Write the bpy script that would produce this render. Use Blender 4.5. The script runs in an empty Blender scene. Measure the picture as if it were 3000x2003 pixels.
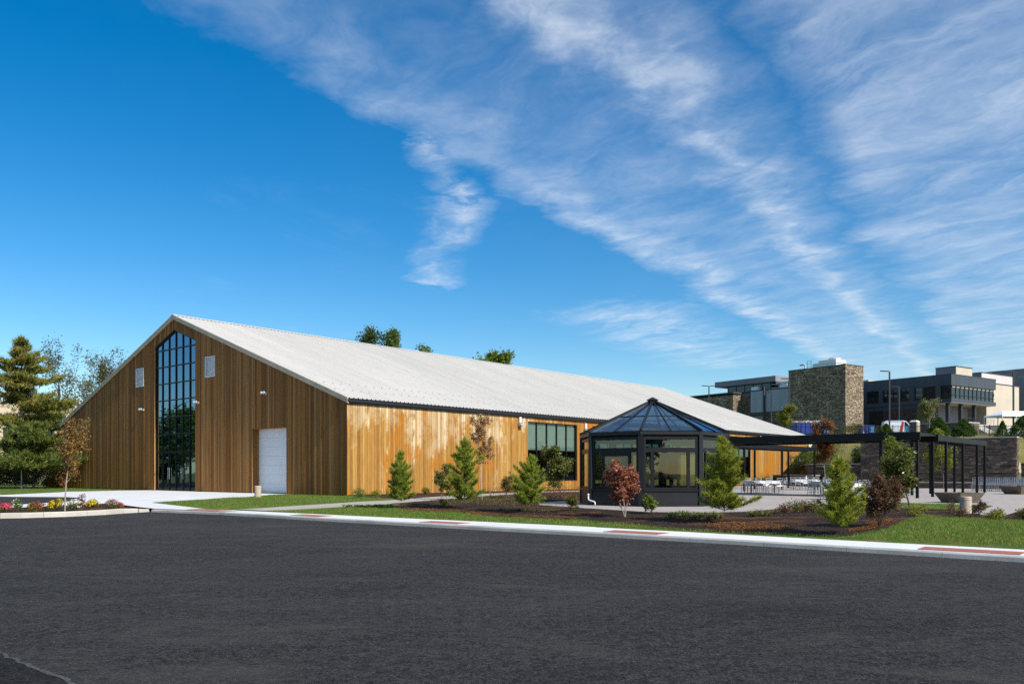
import bpy, bmesh, math, random
import numpy as np
from mathutils import Vector, Matrix
from mathutils.geometry import tessellate_polygon

R = math.radians
scene = bpy.context.scene
COL = scene.collection

# ------------------------------------------------------------------ camera, sky, sun, exposure
CAM_H = 1.65
cam_d = bpy.data.cameras.new('camera')
cam_d.sensor_width = 36.0
cam_d.lens = 36.0 * 2444 / 3000
cam_d.shift_y = (1383 - 1001.5) / 3000
cam_d.clip_end = 6000
cam = bpy.data.objects.new('camera', cam_d)
cam.location = (0, 0, CAM_H)
cam.rotation_euler = (R(90), 0, 0)
COL.objects.link(cam)
scene.camera = cam

SUN_EL, SUN_AZ = 38.0, 132.0          # azimuth clockwise from +Y
world = bpy.data.worlds.new('World')
scene.world = world
world.use_nodes = True

sun_d = bpy.data.lights.new('sun', 'SUN')
sun_d.energy = 4.7
sun_d.angle = R(0.5)
sun_d.color = (1.0, 0.95, 0.87)
sun = bpy.data.objects.new('sun', sun_d)
_sd = Vector((math.sin(R(SUN_AZ)) * math.cos(R(SUN_EL)), math.cos(R(SUN_AZ)) * math.cos(R(SUN_EL)), math.sin(R(SUN_EL))))
sun.rotation_euler = _sd.to_track_quat('Z', 'Y').to_euler()
sun.location = (30, -30, 60)
COL.objects.link(sun)

scene.view_settings.view_transform = 'Standard'
scene.view_settings.look = 'None'
scene.view_settings.exposure = 0.36
scene.view_settings.gamma = 1.0
scene.view_settings.use_curve_mapping = False
scene.render.engine = 'CYCLES'
scene.cycles.use_denoising = False
scene.cycles.max_bounces = 8
scene.cycles.transparent_max_bounces = 12
scene.cycles.caustics_reflective = False
scene.cycles.caustics_refractive = False

# ------------------------------------------------------------------ node helpers
class G_:
    def __init__(self, nt):
        self.nt = nt
    def n(self, typ, ins=None, **attrs):
        nd = self.nt.nodes.new('ShaderNode' + typ)
        for k, v in attrs.items():
            setattr(nd, k, v)
        for k, v in (ins or {}).items():
            self.put(nd.inputs[k], v)
        return nd
    def put(self, sock, v):
        if isinstance(v, bpy.types.NodeSocket):
            self.nt.links.new(v, sock)
        elif isinstance(v, (tuple, list)) and sock.type == 'RGBA' and len(v) == 3:
            sock.default_value = (*v, 1)
        else:
            sock.default_value = v
    def m(self, op, a, b=0.0, c=0.0, clamp=False):
        nd = self.nt.nodes.new('ShaderNodeMath'); nd.operation = op; nd.use_clamp = clamp
        self.put(nd.inputs[0], a); self.put(nd.inputs[1], b); self.put(nd.inputs[2], c)
        return nd.outputs[0]
    def mix(self, f, a, b, blend='MIX'):
        nd = self.nt.nodes.new('ShaderNodeMix'); nd.data_type = 'RGBA'; nd.blend_type = blend
        self.put(nd.inputs[0], f); self.put(nd.inputs[6], a); self.put(nd.inputs[7], b)
        return nd.outputs[2]
    def ramp(self, f, stops, interp='LINEAR'):
        nd = self.nt.nodes.new('ShaderNodeValToRGB'); cr = nd.color_ramp; cr.interpolation = interp
        while len(cr.elements) < len(stops):
            cr.elements.new(0.5)
        for e, (p, c) in zip(cr.elements, stops):
            e.position = p
            e.color = (c, c, c, 1) if isinstance(c, (int, float)) else (*c, 1)
        self.put(nd.inputs[0], f)
        return nd.outputs[0]
    def noise(self, vec, scale, detail=4.0, rough=0.55, dist=0.0):
        return self.n('TexNoise', {'Vector': vec, 'Scale': scale, 'Detail': detail, 'Roughness': rough, 'Distortion': dist}).outputs[0]
    def vmul(self, vec, s):
        return self.n('VectorMath', {0: vec, 1: s}, operation='MULTIPLY').outputs[0]
    def bump(self, h, strength=0.3, dist=0.02):
        return self.n('Bump', {'Height': h, 'Strength': strength, 'Distance': dist}).outputs[0]

def newmat(name):
    m = bpy.data.materials.new(name); m.use_nodes = True
    g = G_(m.node_tree)
    b = m.node_tree.nodes['Principled BSDF']
    return m, g, b

M = {}
def plain(name, col, rough=0.6, var=0.15, scale=3.0, metal=0.0, bump=0.0, bscale=40.0, spec=0.5):
    m, g, b = newmat(name)
    tc = g.n('TexCoord').outputs['Object']
    f = g.noise(tc, scale, 6, 0.6)
    lo = tuple(c * (1 - var) for c in col); hi = tuple(min(1, c * (1 + var)) for c in col)
    g.put(b.inputs['Base Color'], g.mix(g.ramp(f, [(0.3, 0.0), (0.7, 1.0)]), lo, hi))
    b.inputs['Roughness'].default_value = rough
    b.inputs['Metallic'].default_value = metal
    b.inputs['Specular IOR Level'].default_value = spec
    if bump:
        g.put(b.inputs['Normal'], g.bump(g.noise(tc, bscale, 4), bump, 0.02))
    M[name] = m
    return m

def leafmat(name, cols, trans=0.35, rough=0.55):
    m, g, b = newmat(name)
    nt = m.node_tree
    rnd = g.n('NewGeometry').outputs['Random Per Island']
    st = [(i / max(1, len(cols) - 1), c) for i, c in enumerate(cols)]
    c = g.ramp(rnd, st)
    tc = g.n('TexCoord').outputs['Object']
    big = g.noise(tc, 1.3, 2)
    c = g.mix(g.ramp(big, [(0.3, 0.35), (0.7, 0.0)]), c, tuple(x * 0.5 for x in cols[0]))
    b.inputs['Roughness'].default_value = rough
    b.inputs['Specular IOR Level'].default_value = 0.3
    g.put(b.inputs['Base Color'], c)
    tr = g.n('BsdfTranslucent', {'Color': g.mix(0.35, c, (0.35, 0.4, 0.05))})
    mx = g.n('MixShader', {0: trans})
    out = nt.nodes['Material Output']
    nt.links.new(b.outputs[0], mx.inputs[1]); nt.links.new(tr.outputs[0], mx.inputs[2])
    nt.links.new(mx.outputs[0], out.inputs[0])
    M[name] = m
    return m

def glassmat(name, tint, ior=1.6, rough=0.01, refl=(1, 1, 1)):
    m, g, b = newmat(name)
    nt = m.node_tree; nt.nodes.remove(b)
    tc = g.n('TexCoord').outputs['Object']
    wob = g.bump(g.noise(tc, 0.9, 2), 0.05, 0.05)
    tr = g.n('BsdfTransparent', {'Color': tint})
    gl = g.n('BsdfGlossy', {'Color': refl, 'Roughness': rough, 'Normal': wob})
    geo = g.n('NewGeometry')
    cs = g.m('ABSOLUTE', g.n('VectorMath', {0: geo.outputs['Normal'], 1: geo.outputs['Incoming']}, operation='DOT_PRODUCT').outputs['Value'])
    f0 = ((ior - 1) / (ior + 1)) ** 2
    fr = g.m('MULTIPLY_ADD', g.m('POWER', g.m('SUBTRACT', 1.0, cs), 5.0), 1 - f0, f0, clamp=True)
    mx = g.n('MixShader', {0: fr, 1: tr.outputs[0], 2: gl.outputs[0]})
    nt.links.new(mx.outputs[0], nt.nodes['Material Output'].inputs[0])
    M[name] = m
    return m

# ------------------------------------------------------------------ world: clear Nishita sky with cirrus streets
def build_world():
    nt = world.node_tree; nt.nodes.clear(); g = G_(nt)
    sky = g.n('TexSky', sky_type='NISHITA', sun_disc=False, sun_elevation=R(SUN_EL), sun_rotation=R(SUN_AZ),
              altitude=80, air_density=1.0, dust_density=0.35, ozone_density=2.2)
    hs = g.n('HueSaturation', {'Hue': 0.499, 'Saturation': 1.50, 'Value': 1.17, 'Color': sky.outputs[0]})
    d = g.n('TexCoord').outputs['Generated']
    sp = g.n('SeparateXYZ', {0: d})
    zc = g.m('MAXIMUM', sp.outputs[2], 0.03)
    px = g.m('DIVIDE', sp.outputs[0], zc); py = g.m('DIVIDE', sp.outputs[1], zc)
    q = g.m('ADD', g.m('MULTIPLY', px, 0.85), g.m('MULTIPLY', py, -0.526))      # across the cloud streets
    s = g.m('ADD', g.m('MULTIPLY', px, 0.526), g.m('MULTIPLY', py, 0.85))       # along them
    p = g.n('CombineXYZ', {0: px, 1: py, 2: 0.0}).outputs[0]
    warp = g.m('SUBTRACT', g.noise(p, 0.9, 5, 0.6), 0.5)
    warp2 = g.m('SUBTRACT', g.noise(g.vmul(p, (1.0, 1.0, 1)), 3.5, 5, 0.65), 0.5)
    qq = g.m('ADD', g.m('ADD', q, g.m('MULTIPLY', warp, 0.62)), g.m('MULTIPLY', warp2, 0.34))
    t = g.m('MULTIPLY_ADD', qq, 0.25, 0.75, clamp=True)         # q = -3 .. 1
    T = lambda v: v * 0.25 + 0.75
    prof = g.ramp(t, [(0.0, 0.0), (T(-2.2), 0.0), (T(-1.62), 0.02), (T(-1.46), 0.85), (T(-1.28), 0.40), (T(-0.97), 0.36),
                      (T(-0.84), 0.92), (T(-0.74), 0.40), (T(-0.58), 0.10), (T(-0.42), 0.58), (T(-0.2), 0.56), (T(0.3), 0.52), (1.0, 0.45)])
    # fibres run across the streets
    f1 = g.m('ADD', g.m('MULTIPLY', px, 0.414), g.m('MULTIPLY', py, -0.91))
    f2 = g.m('ADD', g.m('MULTIPLY', px, 0.91), g.m('MULTIPLY', py, 0.414))
    wob = g.m('MULTIPLY', g.m('SUBTRACT', g.noise(p, 2.2, 4, 0.6), 0.5), 0.35)
    fv = g.n('CombineXYZ', {0: g.m('MULTIPLY', f1, 1.0), 1: g.m('MULTIPLY', g.m('ADD', f2, wob), 2.8), 2: 0.0}).outputs[0]
    fib = g.noise(fv, 1.9, 10, 0.64, 0.7)
    fib = g.ramp(fib, [(0.36, 0.0), (0.70, 1.0)])
    lump = g.ramp(g.noise(p, 2.1, 9, 0.66, 0.5), [(0.34, 0.0), (0.68, 1.0)])
    fine = g.ramp(g.noise(p, 11.0, 8, 0.7, 0.8), [(0.25, 0.72), (0.75, 1.0)])
    wv = g.n('CombineXYZ', {0: g.m('MULTIPLY', q, 1.1), 1: g.m('MULTIPLY', s, 0.6), 2: 3.0}).outputs[0]
    w = g.noise(wv, 1.1, 8, 0.62, 1.0)
    wisp = g.m('MULTIPLY', g.ramp(w, [(0.60, 0.0), (0.82, 1.0)]), 0.10)
    # a lone wisp that hangs apart from the streets
    wx = g.m('ADD', px, g.m('MULTIPLY', warp, 0.5)); wy = g.m('ADD', py, g.m('MULTIPLY', warp2, 0.9))
    lone = None
    for (ax_, ay_, bx_, by_, wd_) in ((-0.29, 2.55, -0.20, 2.95, 0.05), (-0.22, 3.15, -0.40, 4.4, 0.08), (0.72, 5.3, 1.9, 7.6, 0.30)):
        dx_, dy_ = bx_ - ax_, by_ - ay_; ll = dx_ * dx_ + dy_ * dy_
        tt = g.m('ADD', g.m('MULTIPLY', g.m('SUBTRACT', wx, ax_), dx_ / ll), g.m('MULTIPLY', g.m('SUBTRACT', wy, ay_), dy_ / ll), clamp=True)
        ex = g.m('SUBTRACT', g.m('SUBTRACT', wx, ax_), g.m('MULTIPLY', tt, dx_)); ey = g.m('SUBTRACT', g.m('SUBTRACT', wy, ay_), g.m('MULTIPLY', tt, dy_))
        dd = g.m('SQRT', g.m('ADD', g.m('MULTIPLY', ex, ex), g.m('MULTIPLY', ey, ey)))
        k = g.ramp(g.m('DIVIDE', dd, wd_ * 2), [(0.0, 0.72), (1.0, 0.0)])
        lone = k if lone is None else g.m('MAXIMUM', lone, k)
    tex = g.m('ADD', g.m('MULTIPLY', fib, g.m('MULTIPLY_ADD', lump, 0.55, 0.5)), g.m('MULTIPLY', lump, 0.22))
    along = g.ramp(g.m('DIVIDE', s, 5.0), [(0.24, 0.35), (0.60, 1.0)])          # the older streets thin out overhead
    west = g.ramp(t, [(T(-1.0), 1.0), (T(-0.9), 0.0)])
    prof = g.m('MULTIPLY', prof, g.m('ADD', g.m('MULTIPLY', west, along), g.m('SUBTRACT', 1.0, west)))
    veil = g.ramp(g.noise(p, 1.3, 6, 0.6, 0.6), [(0.30, 0.10), (0.70, 0.42)])
    dens = g.m('MULTIPLY', g.m('MULTIPLY', prof, fine), g.m('ADD', veil, g.m('MULTIPLY', tex, 0.62)))
    dens = g.m('MAXIMUM', dens, g.m('MULTIPLY', g.m('MULTIPLY', lone, fine), tex))
    dens = g.m('ADD', g.m('MULTIPLY', dens, 1.12), g.m('MULTIPLY', wisp, fib))
    fade = g.ramp(sp.outputs[2], [(0.02, 0.25), (0.12, 1.0)])
    dens = g.m('MULTIPLY', dens, fade, clamp=True)
    dens = g.m('MINIMUM', dens, 0.86)
    col = g.mix(dens, hs.outputs[0], (7.0, 7.6, 8.3))
    bg = g.n('Background', {'Color': col, 'Strength': 0.095})
    out = g.n('OutputWorld')
    nt.links.new(bg.outputs[0], out.inputs[0])
build_world()

# ------------------------------------------------------------------ plan of the site
F = 2444.0
ANG = R(49.5)
V = Vector((math.cos(ANG), math.sin(ANG), 0))           # along the barn's long wall
U = Vector((-math.sin(ANG), math.cos(ANG), 0))          # along its gable
B0 = Vector((-8.89, 45.0, 0))                           # near corner of the barn
ZS = 0.38                                               # level of the barn floor and the terrace
def P(u, v, z=0.0):
    q = B0 + U * u + V * v
    return Vector((q.x, q.y, z))
def uv(x, y):
    d = Vector((x - B0.x, y - B0.y, 0))
    return d.dot(U), d.dot(V)
V_BACK, V_FLAT = -9.35, -5.6
def site_z(x, y):
    u, v = uv(x, y)
    t = min(1, max(0, (v - V_BACK) / (V_FLAT - V_BACK)))
    return 0.13 + (ZS - 0.13) * t
def hill_front(u):
    if u < -8: return 46.0
    return 46.0 + 14.0 * min(1, (u + 8) / 7)
def hill_z(x, y):
    return 4.25 + (min(max(y, 50), 155) - 68) * 0.0525
def G(px, py, z=None):
    """plan position of a surveyed ground point"""
    dx, dz = (px - 1500) / F, (1383 - py) / F
    if z is not None:
        y = (z - CAM_H) / dz
        return Vector((dx * y, y, z))
    zz = 0.2
    for _ in range(30):
        y = (zz - CAM_H) / dz
        zz = 0.5 * zz + 0.5 * site_z(dx * y, y)
    return Vector((dx * y, y, zz))
def at(px, y):
    x = (px - 1500) / F * y
    return Vector((x, y, site_z(x, y)))
def athill(px, y):
    x = (px - 1500) / F * y
    return Vector((x, y, hill_z(x, y)))
def zat(py, y):
    return CAM_H + (1383 - py) / F * y

# ------------------------------------------------------------------ mesh helpers
class MB:
    def __init__(self):
        self.v = []; self.f = []
    def add(self, vs, fs):
        o = len(self.v)
        self.v.extend([tuple(x) for x in vs]); self.f.extend([tuple(i + o for i in f) for f in fs])
        return self
    def box(self, x0, x1, y0, y1, z0, z1):
        vs = [(x0, y0, z0), (x1, y0, z0), (x1, y1, z0), (x0, y1, z0), (x0, y0, z1), (x1, y0, z1), (x1, y1, z1), (x0, y1, z1)]
        return self.add(vs, BOXF)
    def obox(self, c, ax, ay, az, hx, hy, hz):
        c = Vector(c); vs = []
        for sz in (-1, 1):
            for sx, sy in ((-1, -1), (1, -1), (1, 1), (-1, 1)):
                vs.append(c + Vector(ax) * (sx * hx) + Vector(ay) * (sy * hy) + Vector(az) * (sz * hz))
        return self.add(vs, BOXF)
    def bar(self, a, b, w, h=None, up=(0, 0, 1)):
        a, b = Vector(a), Vector(b); d = (b - a); L = d.length; d.normalize()
        s = d.cross(Vector(up))
        if s.length < 1e-4: s = d.cross(Vector((1, 0, 0)))
        s.normalize(); t = s.cross(d)
        return self.obox((a + b) / 2, s, t, d, w / 2, (h or w) / 2, L / 2)
    def tube(self, pts, rads, n=6, cap=True):
        pts = [Vector(p) for p in pts]; o = len(self.v); ring = []
        for i, p in enumerate(pts):
            d = (pts[min(i + 1, len(pts) - 1)] - pts[max(i - 1, 0)])
            if d.length < 1e-6: d = Vector((0, 0, 1))
            d.normalize()
            s = d.cross(Vector((0.13, 0.99, 0.07))) if abs(d.y) < 0.95 else d.cross(Vector((1, 0, 0)))
            s.normalize(); t = d.cross(s)
            r = rads[i] if hasattr(rads, '__len__') else rads
            for k in range(n):
                a = 2 * math.pi * k / n
                self.v.append(tuple(p + s * (r * math.cos(a)) + t * (r * math.sin(a))))
        for i in range(len(pts) - 1):
            for k in range(n):
                k2 = (k + 1) % n
                self.f.append((o + i * n + k, o + i * n + k2, o + (i + 1) * n + k2, o + (i + 1) * n + k))
        if cap:
            self.f.append(tuple(o + k for k in range(n))[::-1])
            self.f.append(tuple(o + (len(pts) - 1) * n + k for k in range(n)))
        return self
    def lathe(self, prof, n=16, cx=0, cy=0):
        o = len(self.v)
        for r, z in prof:
            for k in range(n):
                a = 2 * math.pi * k / n
                self.v.append((cx + r * math.cos(a), cy + r * math.sin(a), z))
        for i in range(len(prof) - 1):
            for k in range(n):
                k2 = (k + 1) % n
                self.f.append((o + i * n + k, o + i * n + k2, o + (i + 1) * n + k2, o + (i + 1) * n + k))
        self.f.append(tuple(o + k for k in range(n))[::-1])
        self.f.append(tuple(o + (len(prof) - 1) * n + k for k in range(n)))
        return self
    def prism(self, poly, ex):
        """poly: list of 3D points, ex: extrusion vector"""
        n = len(poly); ex = Vector(ex)
        vs = [Vector(p) for p in poly] + [Vector(p) + ex for p in poly]
        fs = [tuple(range(n))[::-1], tuple(range(n, 2 * n))] + [(i, (i + 1) % n, n + (i + 1) % n, n + i) for i in range(n)]
        return self.add(vs, fs)
    def mesh(self, name, mat):
        me = bpy.data.meshes.new(name); me.from_pydata(self.v, [], self.f)
        bm = bmesh.new(); bm.from_mesh(me); bmesh.ops.recalc_face_normals(bm, faces=bm.faces[:]); bm.to_mesh(me); bm.free()
        me.materials.append(M[mat] if isinstance(mat, str) else mat)
        return me
    def build(self, name, mat, parent=None, smooth=False, bevel=0.0):
        me = self.mesh(name, mat)
        if bevel:
            bm = bmesh.new(); bm.from_mesh(me)
            bmesh.ops.bevel(bm, geom=bm.edges[:], offset=bevel, segments=2, profile=0.5, affect='EDGES')
            bm.to_mesh(me); bm.free()
        if smooth:
            me.polygons.foreach_set('use_smooth', [True] * len(me.polygons))
        return link(name, me, parent)
BOXF = [(0, 3, 2, 1), (4, 5, 6, 7), (0, 1, 5, 4), (1, 2, 6, 5), (2, 3, 7, 6), (3, 0, 4, 7)]

def link(name, me, parent=None, loc=None):
    o = bpy.data.objects.new(name, me); COL.objects.link(o)
    if parent is not None: o.parent = parent
    if loc is not None: o.location = loc
    return o
def tag(o, label=None, cat=None, group=None, kind=None):
    if label: o['label'] = label
    if cat: o['category'] = cat
    if group: o['group'] = group
    if kind: o['kind'] = kind
    return o
def thing(name, label, cat, loc=(0, 0, 0), rz=0.0, group=None):
    o = bpy.data.objects.new(name, None); COL.objects.link(o)
    o.empty_display_size = 0.2
    o.location = loc; o.rotation_euler = (0, 0, rz)
    return tag(o, label, cat, group)
def copy_tree(o, parent=None):
    c = o.copy(); COL.objects.link(c); c.parent = parent
    for ch in list(o.children):
        copy_tree(ch, c)
    return c
def rawmesh(name, verts, faces, mat, parent=None):
    """verts (n,3) array, faces (m,k) array"""
    me = bpy.data.meshes.new(name)
    verts = np.asarray(verts, dtype=np.float32); faces = np.asarray(faces, dtype=np.int32)
    n, m, k = len(verts), len(faces), faces.shape[1]
    me.vertices.add(n); me.vertices.foreach_set('co', verts.ravel())
    me.loops.add(m * k); me.loops.foreach_set('vertex_index', faces.ravel())
    me.polygons.add(m); me.polygons.foreach_set('loop_start', np.arange(0, m * k, k, dtype=np.int32))
    me.update(calc_edges=True)
    me.materials.append(M[mat] if isinstance(mat, str) else mat)
    return link(name, me, parent)
def sheet(name, pts, off, mat, parent=None, kind='structure', zfun=None, thick=0.0):
    """a sheet laid on the site's ground, cut where the slope changes"""
    bm = bmesh.new()
    vs = [bm.verts.new((p[0], p[1], 0)) for p in pts]
    for tri in tessellate_polygon([[Vector((p[0], p[1], 0)) for p in pts]]):
        bm.faces.new([vs[i] for i in tri])
    for vc in (V_BACK, V_FLAT):
        q = P(0, vc)
        bmesh.ops.bisect_plane(bm, geom=bm.verts[:] + bm.edges[:] + bm.faces[:], plane_co=(q.x, q.y, 0), plane_no=V)
    zf = zfun or site_z
    for v in bm.verts:
        v.co.z = zf(v.co.x, v.co.y) + off
    bmesh.ops.recalc_face_normals(bm, faces=bm.faces[:])
    for fc in bm.faces:
        if fc.normal.z < 0: fc.normal_flip()
    me = bpy.data.meshes.new(name); bm.to_mesh(me); bm.free()
    me.materials.append(M[mat])
    o = link(name, me, parent)
    if parent is None: o['kind'] = kind
    return o

# ------------------------------------------------------------------ materials
def wood_mat():
    m, g, b = newmat('wood_siding')
    tc = g.n('TexCoord').outputs['Object']
    sp = g.n('SeparateXYZ', {0: tc})
    xy = g.m('ADD', g.m('ADD', sp.outputs[0], sp.outputs[1]), 0.034)
    idx = g.m('FLOOR', g.m('DIVIDE', xy, 0.17))
    rnd = g.n('TexWhiteNoise', {'W': idx}, noise_dimensions='1D').outputs[0]
    rnd2 = g.n('TexWhiteNoise', {'W': g.m('ADD', idx, 71.3)}, noise_dimensions='1D').outputs[0]
    grain = g.noise(g.n('CombineXYZ', {0: g.m('MULTIPLY', xy, 26.0), 1: g.m('MULTIPLY', rnd, 40.0), 2: g.m('MULTIPLY', sp.outputs[2], 0.9)}).outputs[0], 1.0, 8, 0.65, 0.6)
    fine = g.noise(g.n('CombineXYZ', {0: g.m('MULTIPLY', xy, 90.0), 1: g.m('MULTIPLY', rnd, 40.0), 2: g.m('MULTIPLY', sp.outputs[2], 2.2)}).outputs[0], 1.0, 5, 0.6)
    base = g.ramp(rnd, [(0.0, (0.24, 0.105, 0.020)), (0.3, (0.38, 0.180, 0.034)), (0.7, (0.47, 0.240, 0.044)), (1.0, (0.56, 0.34, 0.095))])
    c = g.mix(g.ramp(grain, [(0.34, 0.75), (0.66, 0.0)]), base, (0.165, 0.078, 0.026))
    c = g.mix(g.ramp(fine, [(0.45, 0.0), (0.75, 0.45)]), c, (0.56, 0.34, 0.13))
    # weather: the sunny long wall is bleached above and stained amber below. The gable's darker brown paints in the shade on that wall
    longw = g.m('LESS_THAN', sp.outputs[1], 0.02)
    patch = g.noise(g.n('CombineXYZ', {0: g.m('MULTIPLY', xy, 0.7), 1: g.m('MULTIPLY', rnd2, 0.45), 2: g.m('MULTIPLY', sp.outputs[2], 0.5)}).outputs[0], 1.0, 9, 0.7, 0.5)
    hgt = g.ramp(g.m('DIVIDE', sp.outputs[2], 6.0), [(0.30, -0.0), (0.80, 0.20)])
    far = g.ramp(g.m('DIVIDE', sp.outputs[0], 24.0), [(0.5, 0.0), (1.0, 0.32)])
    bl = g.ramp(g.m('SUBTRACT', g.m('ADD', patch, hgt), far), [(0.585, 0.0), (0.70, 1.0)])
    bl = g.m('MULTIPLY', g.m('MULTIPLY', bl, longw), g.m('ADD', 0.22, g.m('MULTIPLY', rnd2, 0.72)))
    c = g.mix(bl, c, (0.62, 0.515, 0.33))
    am = g.noise(g.n('CombineXYZ', {0: g.m('MULTIPLY', xy, 0.35), 1: 7.0, 2: g.m('MULTIPLY', sp.outputs[2], 0.30)}).outputs[0], 1.0, 6, 0.6, 1.2)
    aml = g.m('MULTIPLY', g.m('MULTIPLY', g.ramp(am, [(0.53, 0.0), (0.62, 0.8)]), longw), g.m('SUBTRACT', 1.0, bl))
    c = g.mix(aml, c, (0.40, 0.148, 0.012))
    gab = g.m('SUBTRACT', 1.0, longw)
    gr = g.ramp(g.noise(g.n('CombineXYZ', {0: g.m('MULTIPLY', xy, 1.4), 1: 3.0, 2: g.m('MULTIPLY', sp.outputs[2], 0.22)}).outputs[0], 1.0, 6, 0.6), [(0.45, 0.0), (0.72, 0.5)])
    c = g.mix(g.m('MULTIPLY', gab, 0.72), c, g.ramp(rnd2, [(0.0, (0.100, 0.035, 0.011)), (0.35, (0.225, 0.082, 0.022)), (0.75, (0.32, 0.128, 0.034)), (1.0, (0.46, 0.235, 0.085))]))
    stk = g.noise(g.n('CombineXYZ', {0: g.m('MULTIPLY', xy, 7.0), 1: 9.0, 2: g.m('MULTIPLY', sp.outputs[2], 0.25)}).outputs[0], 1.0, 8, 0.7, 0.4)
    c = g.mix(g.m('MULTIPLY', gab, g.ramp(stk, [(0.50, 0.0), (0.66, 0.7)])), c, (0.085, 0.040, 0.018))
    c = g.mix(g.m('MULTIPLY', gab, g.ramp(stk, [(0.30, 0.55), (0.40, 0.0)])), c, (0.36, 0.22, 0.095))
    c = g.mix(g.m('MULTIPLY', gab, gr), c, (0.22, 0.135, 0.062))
    g.put(b.inputs['Base Color'], c)
    b.inputs['Roughness'].default_value = 0.75
    b.inputs['Specular IOR Level'].default_value = 0.12
    g.put(b.inputs['Normal'], g.bump(grain, 0.25, 0.01))
    M['wood_siding'] = m
wood_mat()

def asphalt_mat(name='asphalt', k=1.0):
    m, g, b = newmat(name)
    tc = g.n('TexCoord').outputs['Object']
    rot = g.n('Mapping', {'Vector': tc, 'Rotation': (0, 0, R(-25))}).outputs[0]
    big = g.noise(g.vmul(rot, (0.10, 0.30, 1)), 1.0, 7, 0.65, 0.8)
    med = g.noise(g.vmul(rot, (0.5, 1.3, 1)), 1.0, 8, 0.7, 0.6)
    mid = g.noise(tc, 6.0, 8, 0.78)
    fine = g.noise(tc, 34.0, 5, 0.8)
    c = g.mix(g.ramp(fine, [(0.40, 0.0), (0.62, 1.0)]), (0.0045 * k, 0.0042 * k, 0.0048 * k), (0.092 * k, 0.087 * k, 0.088 * k))
    coarse = g.noise(tc, 13.0, 4, 0.75)
    c = g.mix(g.ramp(coarse, [(0.40, 0.6), (0.50, 0.0)]), c, (0.006 * k, 0.006 * k, 0.0065 * k))
    c = g.mix(g.ramp(coarse, [(0.56, 0.0), (0.66, 0.55)]), c, (0.095 * k, 0.090 * k, 0.090 * k))
    c = g.mix(g.ramp(mid, [(0.36, 0.62), (0.52, 0.0)]), c, (0.008, 0.008, 0.010))
    c = g.mix(g.ramp(mid, [(0.52, 0.0), (0.70, 0.55)]), c, (0.075 * k, 0.073 * k, 0.074 * k))
    c = g.mix(g.ramp(big, [(0.46, 0.0), (0.70, 0.4)]), c, (0.066 * k, 0.066 * k, 0.060 * k))
    c = g.mix(g.ramp(med, [(0.54, 0.0), (0.70, 0.4)]), c, (0.088 * k, 0.082 * k, 0.068 * k))
    c = g.mix(g.ramp(med, [(0.28, 0.45), (0.44, 0.0)]), c, (0.012, 0.012, 0.014))
    rot2 = g.n('Mapping', {'Vector': tc, 'Rotation': (0, 0, R(18))}).outputs[0]
    dust = g.noise(g.vmul(rot2, (0.16, 0.55, 1)), 1.0, 8, 0.68, 1.4)
    c = g.mix(g.ramp(dust, [(0.52, 0.0), (0.72, 0.46)]), c, (0.085 * k, 0.082 * k, 0.070 * k))
    c = g.mix(g.ramp(dust, [(0.30, 0.3), (0.42, 0.0)]), c, (0.013 * k, 0.012 * k, 0.013 * k))
    sel = g.noise(tc, 2.2, 4)
    for sc, th in ((19.0, 0.085), (7.0, 0.045)):
        vor = g.n('TexVoronoi', {'Vector': tc, 'Scale': sc}).outputs['Distance']
        speck = g.m('MULTIPLY', g.ramp(vor, [(th, 1.0), (th * 1.6, 0.0)]), g.ramp(sel, [(0.48, 0.0), (0.60, 1.0)]))
        c = g.mix(g.m('MULTIPLY', speck, 0.8), c, (0.24, 0.215, 0.175))
    g.put(b.inputs['Base Color'], c)
    b.inputs['Roughness'].default_value = 0.85
    b.inputs['Specular IOR Level'].default_value = 0.08
    h = g.m('ADD', fine, g.m('MULTIPLY', mid, 0.8))
    g.put(b.inputs['Normal'], g.bump(h, 0.9, 0.03))
    M[name] = m
asphalt_mat('asphalt_dark', 0.55)
asphalt_mat()

def concrete_mat(name, col, joint=0.0, var=0.10):
    m, g, b = newmat(name)
    tc = g.n('TexCoord').outputs['Object']
    oi = g.n('ObjectInfo').outputs['Random']
    f = g.noise(tc, 0.8, 7, 0.65)
    f2 = g.noise(tc, 14.0, 5, 0.65)
    c = g.mix(g.ramp(f, [(0.3, 0.0), (0.7, 1.0)]), tuple(x * (1 - var) for x in col), tuple(min(1, x * (1 + var * 0.6)) for x in col))
    c = g.mix(g.ramp(f2, [(0.35, 0.28), (0.55, 0.0)]), c, tuple(x * 0.72 for x in col))
    c = g.mix(g.m('MULTIPLY', oi, 0.16), c, tuple(x * 0.72 for x in col))
    st = g.ramp(g.noise(tc, 2.6, 8, 0.7, 0.5), [(0.60, 0.0), (0.72, 0.30)])
    c = g.mix(st, c, tuple(x * y for x, y in zip(col, (0.62, 0.58, 0.52))))
    if joint:
        rot = g.n('Mapping', {'Vector': tc, 'Rotation': (0, 0, -ANG)}).outputs[0]
        sp = g.n('SeparateXYZ', {0: rot})
        ln = None
        for k in (0, 1):
            fr = g.m('FRACT', g.m('DIVIDE', sp.outputs[k], joint))
            l = g.m('LESS_THAN', g.m('ABSOLUTE', g.m('SUBTRACT', fr, 0.5)), 0.009 / joint * 2)
            ln = l if ln is None else g.m('MAXIMUM', ln, l)
        c = g.mix(g.m('MULTIPLY', ln, 0.45), c, tuple(x * 0.35 for x in col))
    g.put(b.inputs['Base Color'], c)
    b.inputs['Roughness'].default_value = 0.8
    b.inputs['Specular IOR Level'].default_value = 0.25
    g.put(b.inputs['Normal'], g.bump(g.noise(tc, 60, 4), 0.25, 0.01))
    M[name] = m
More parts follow.
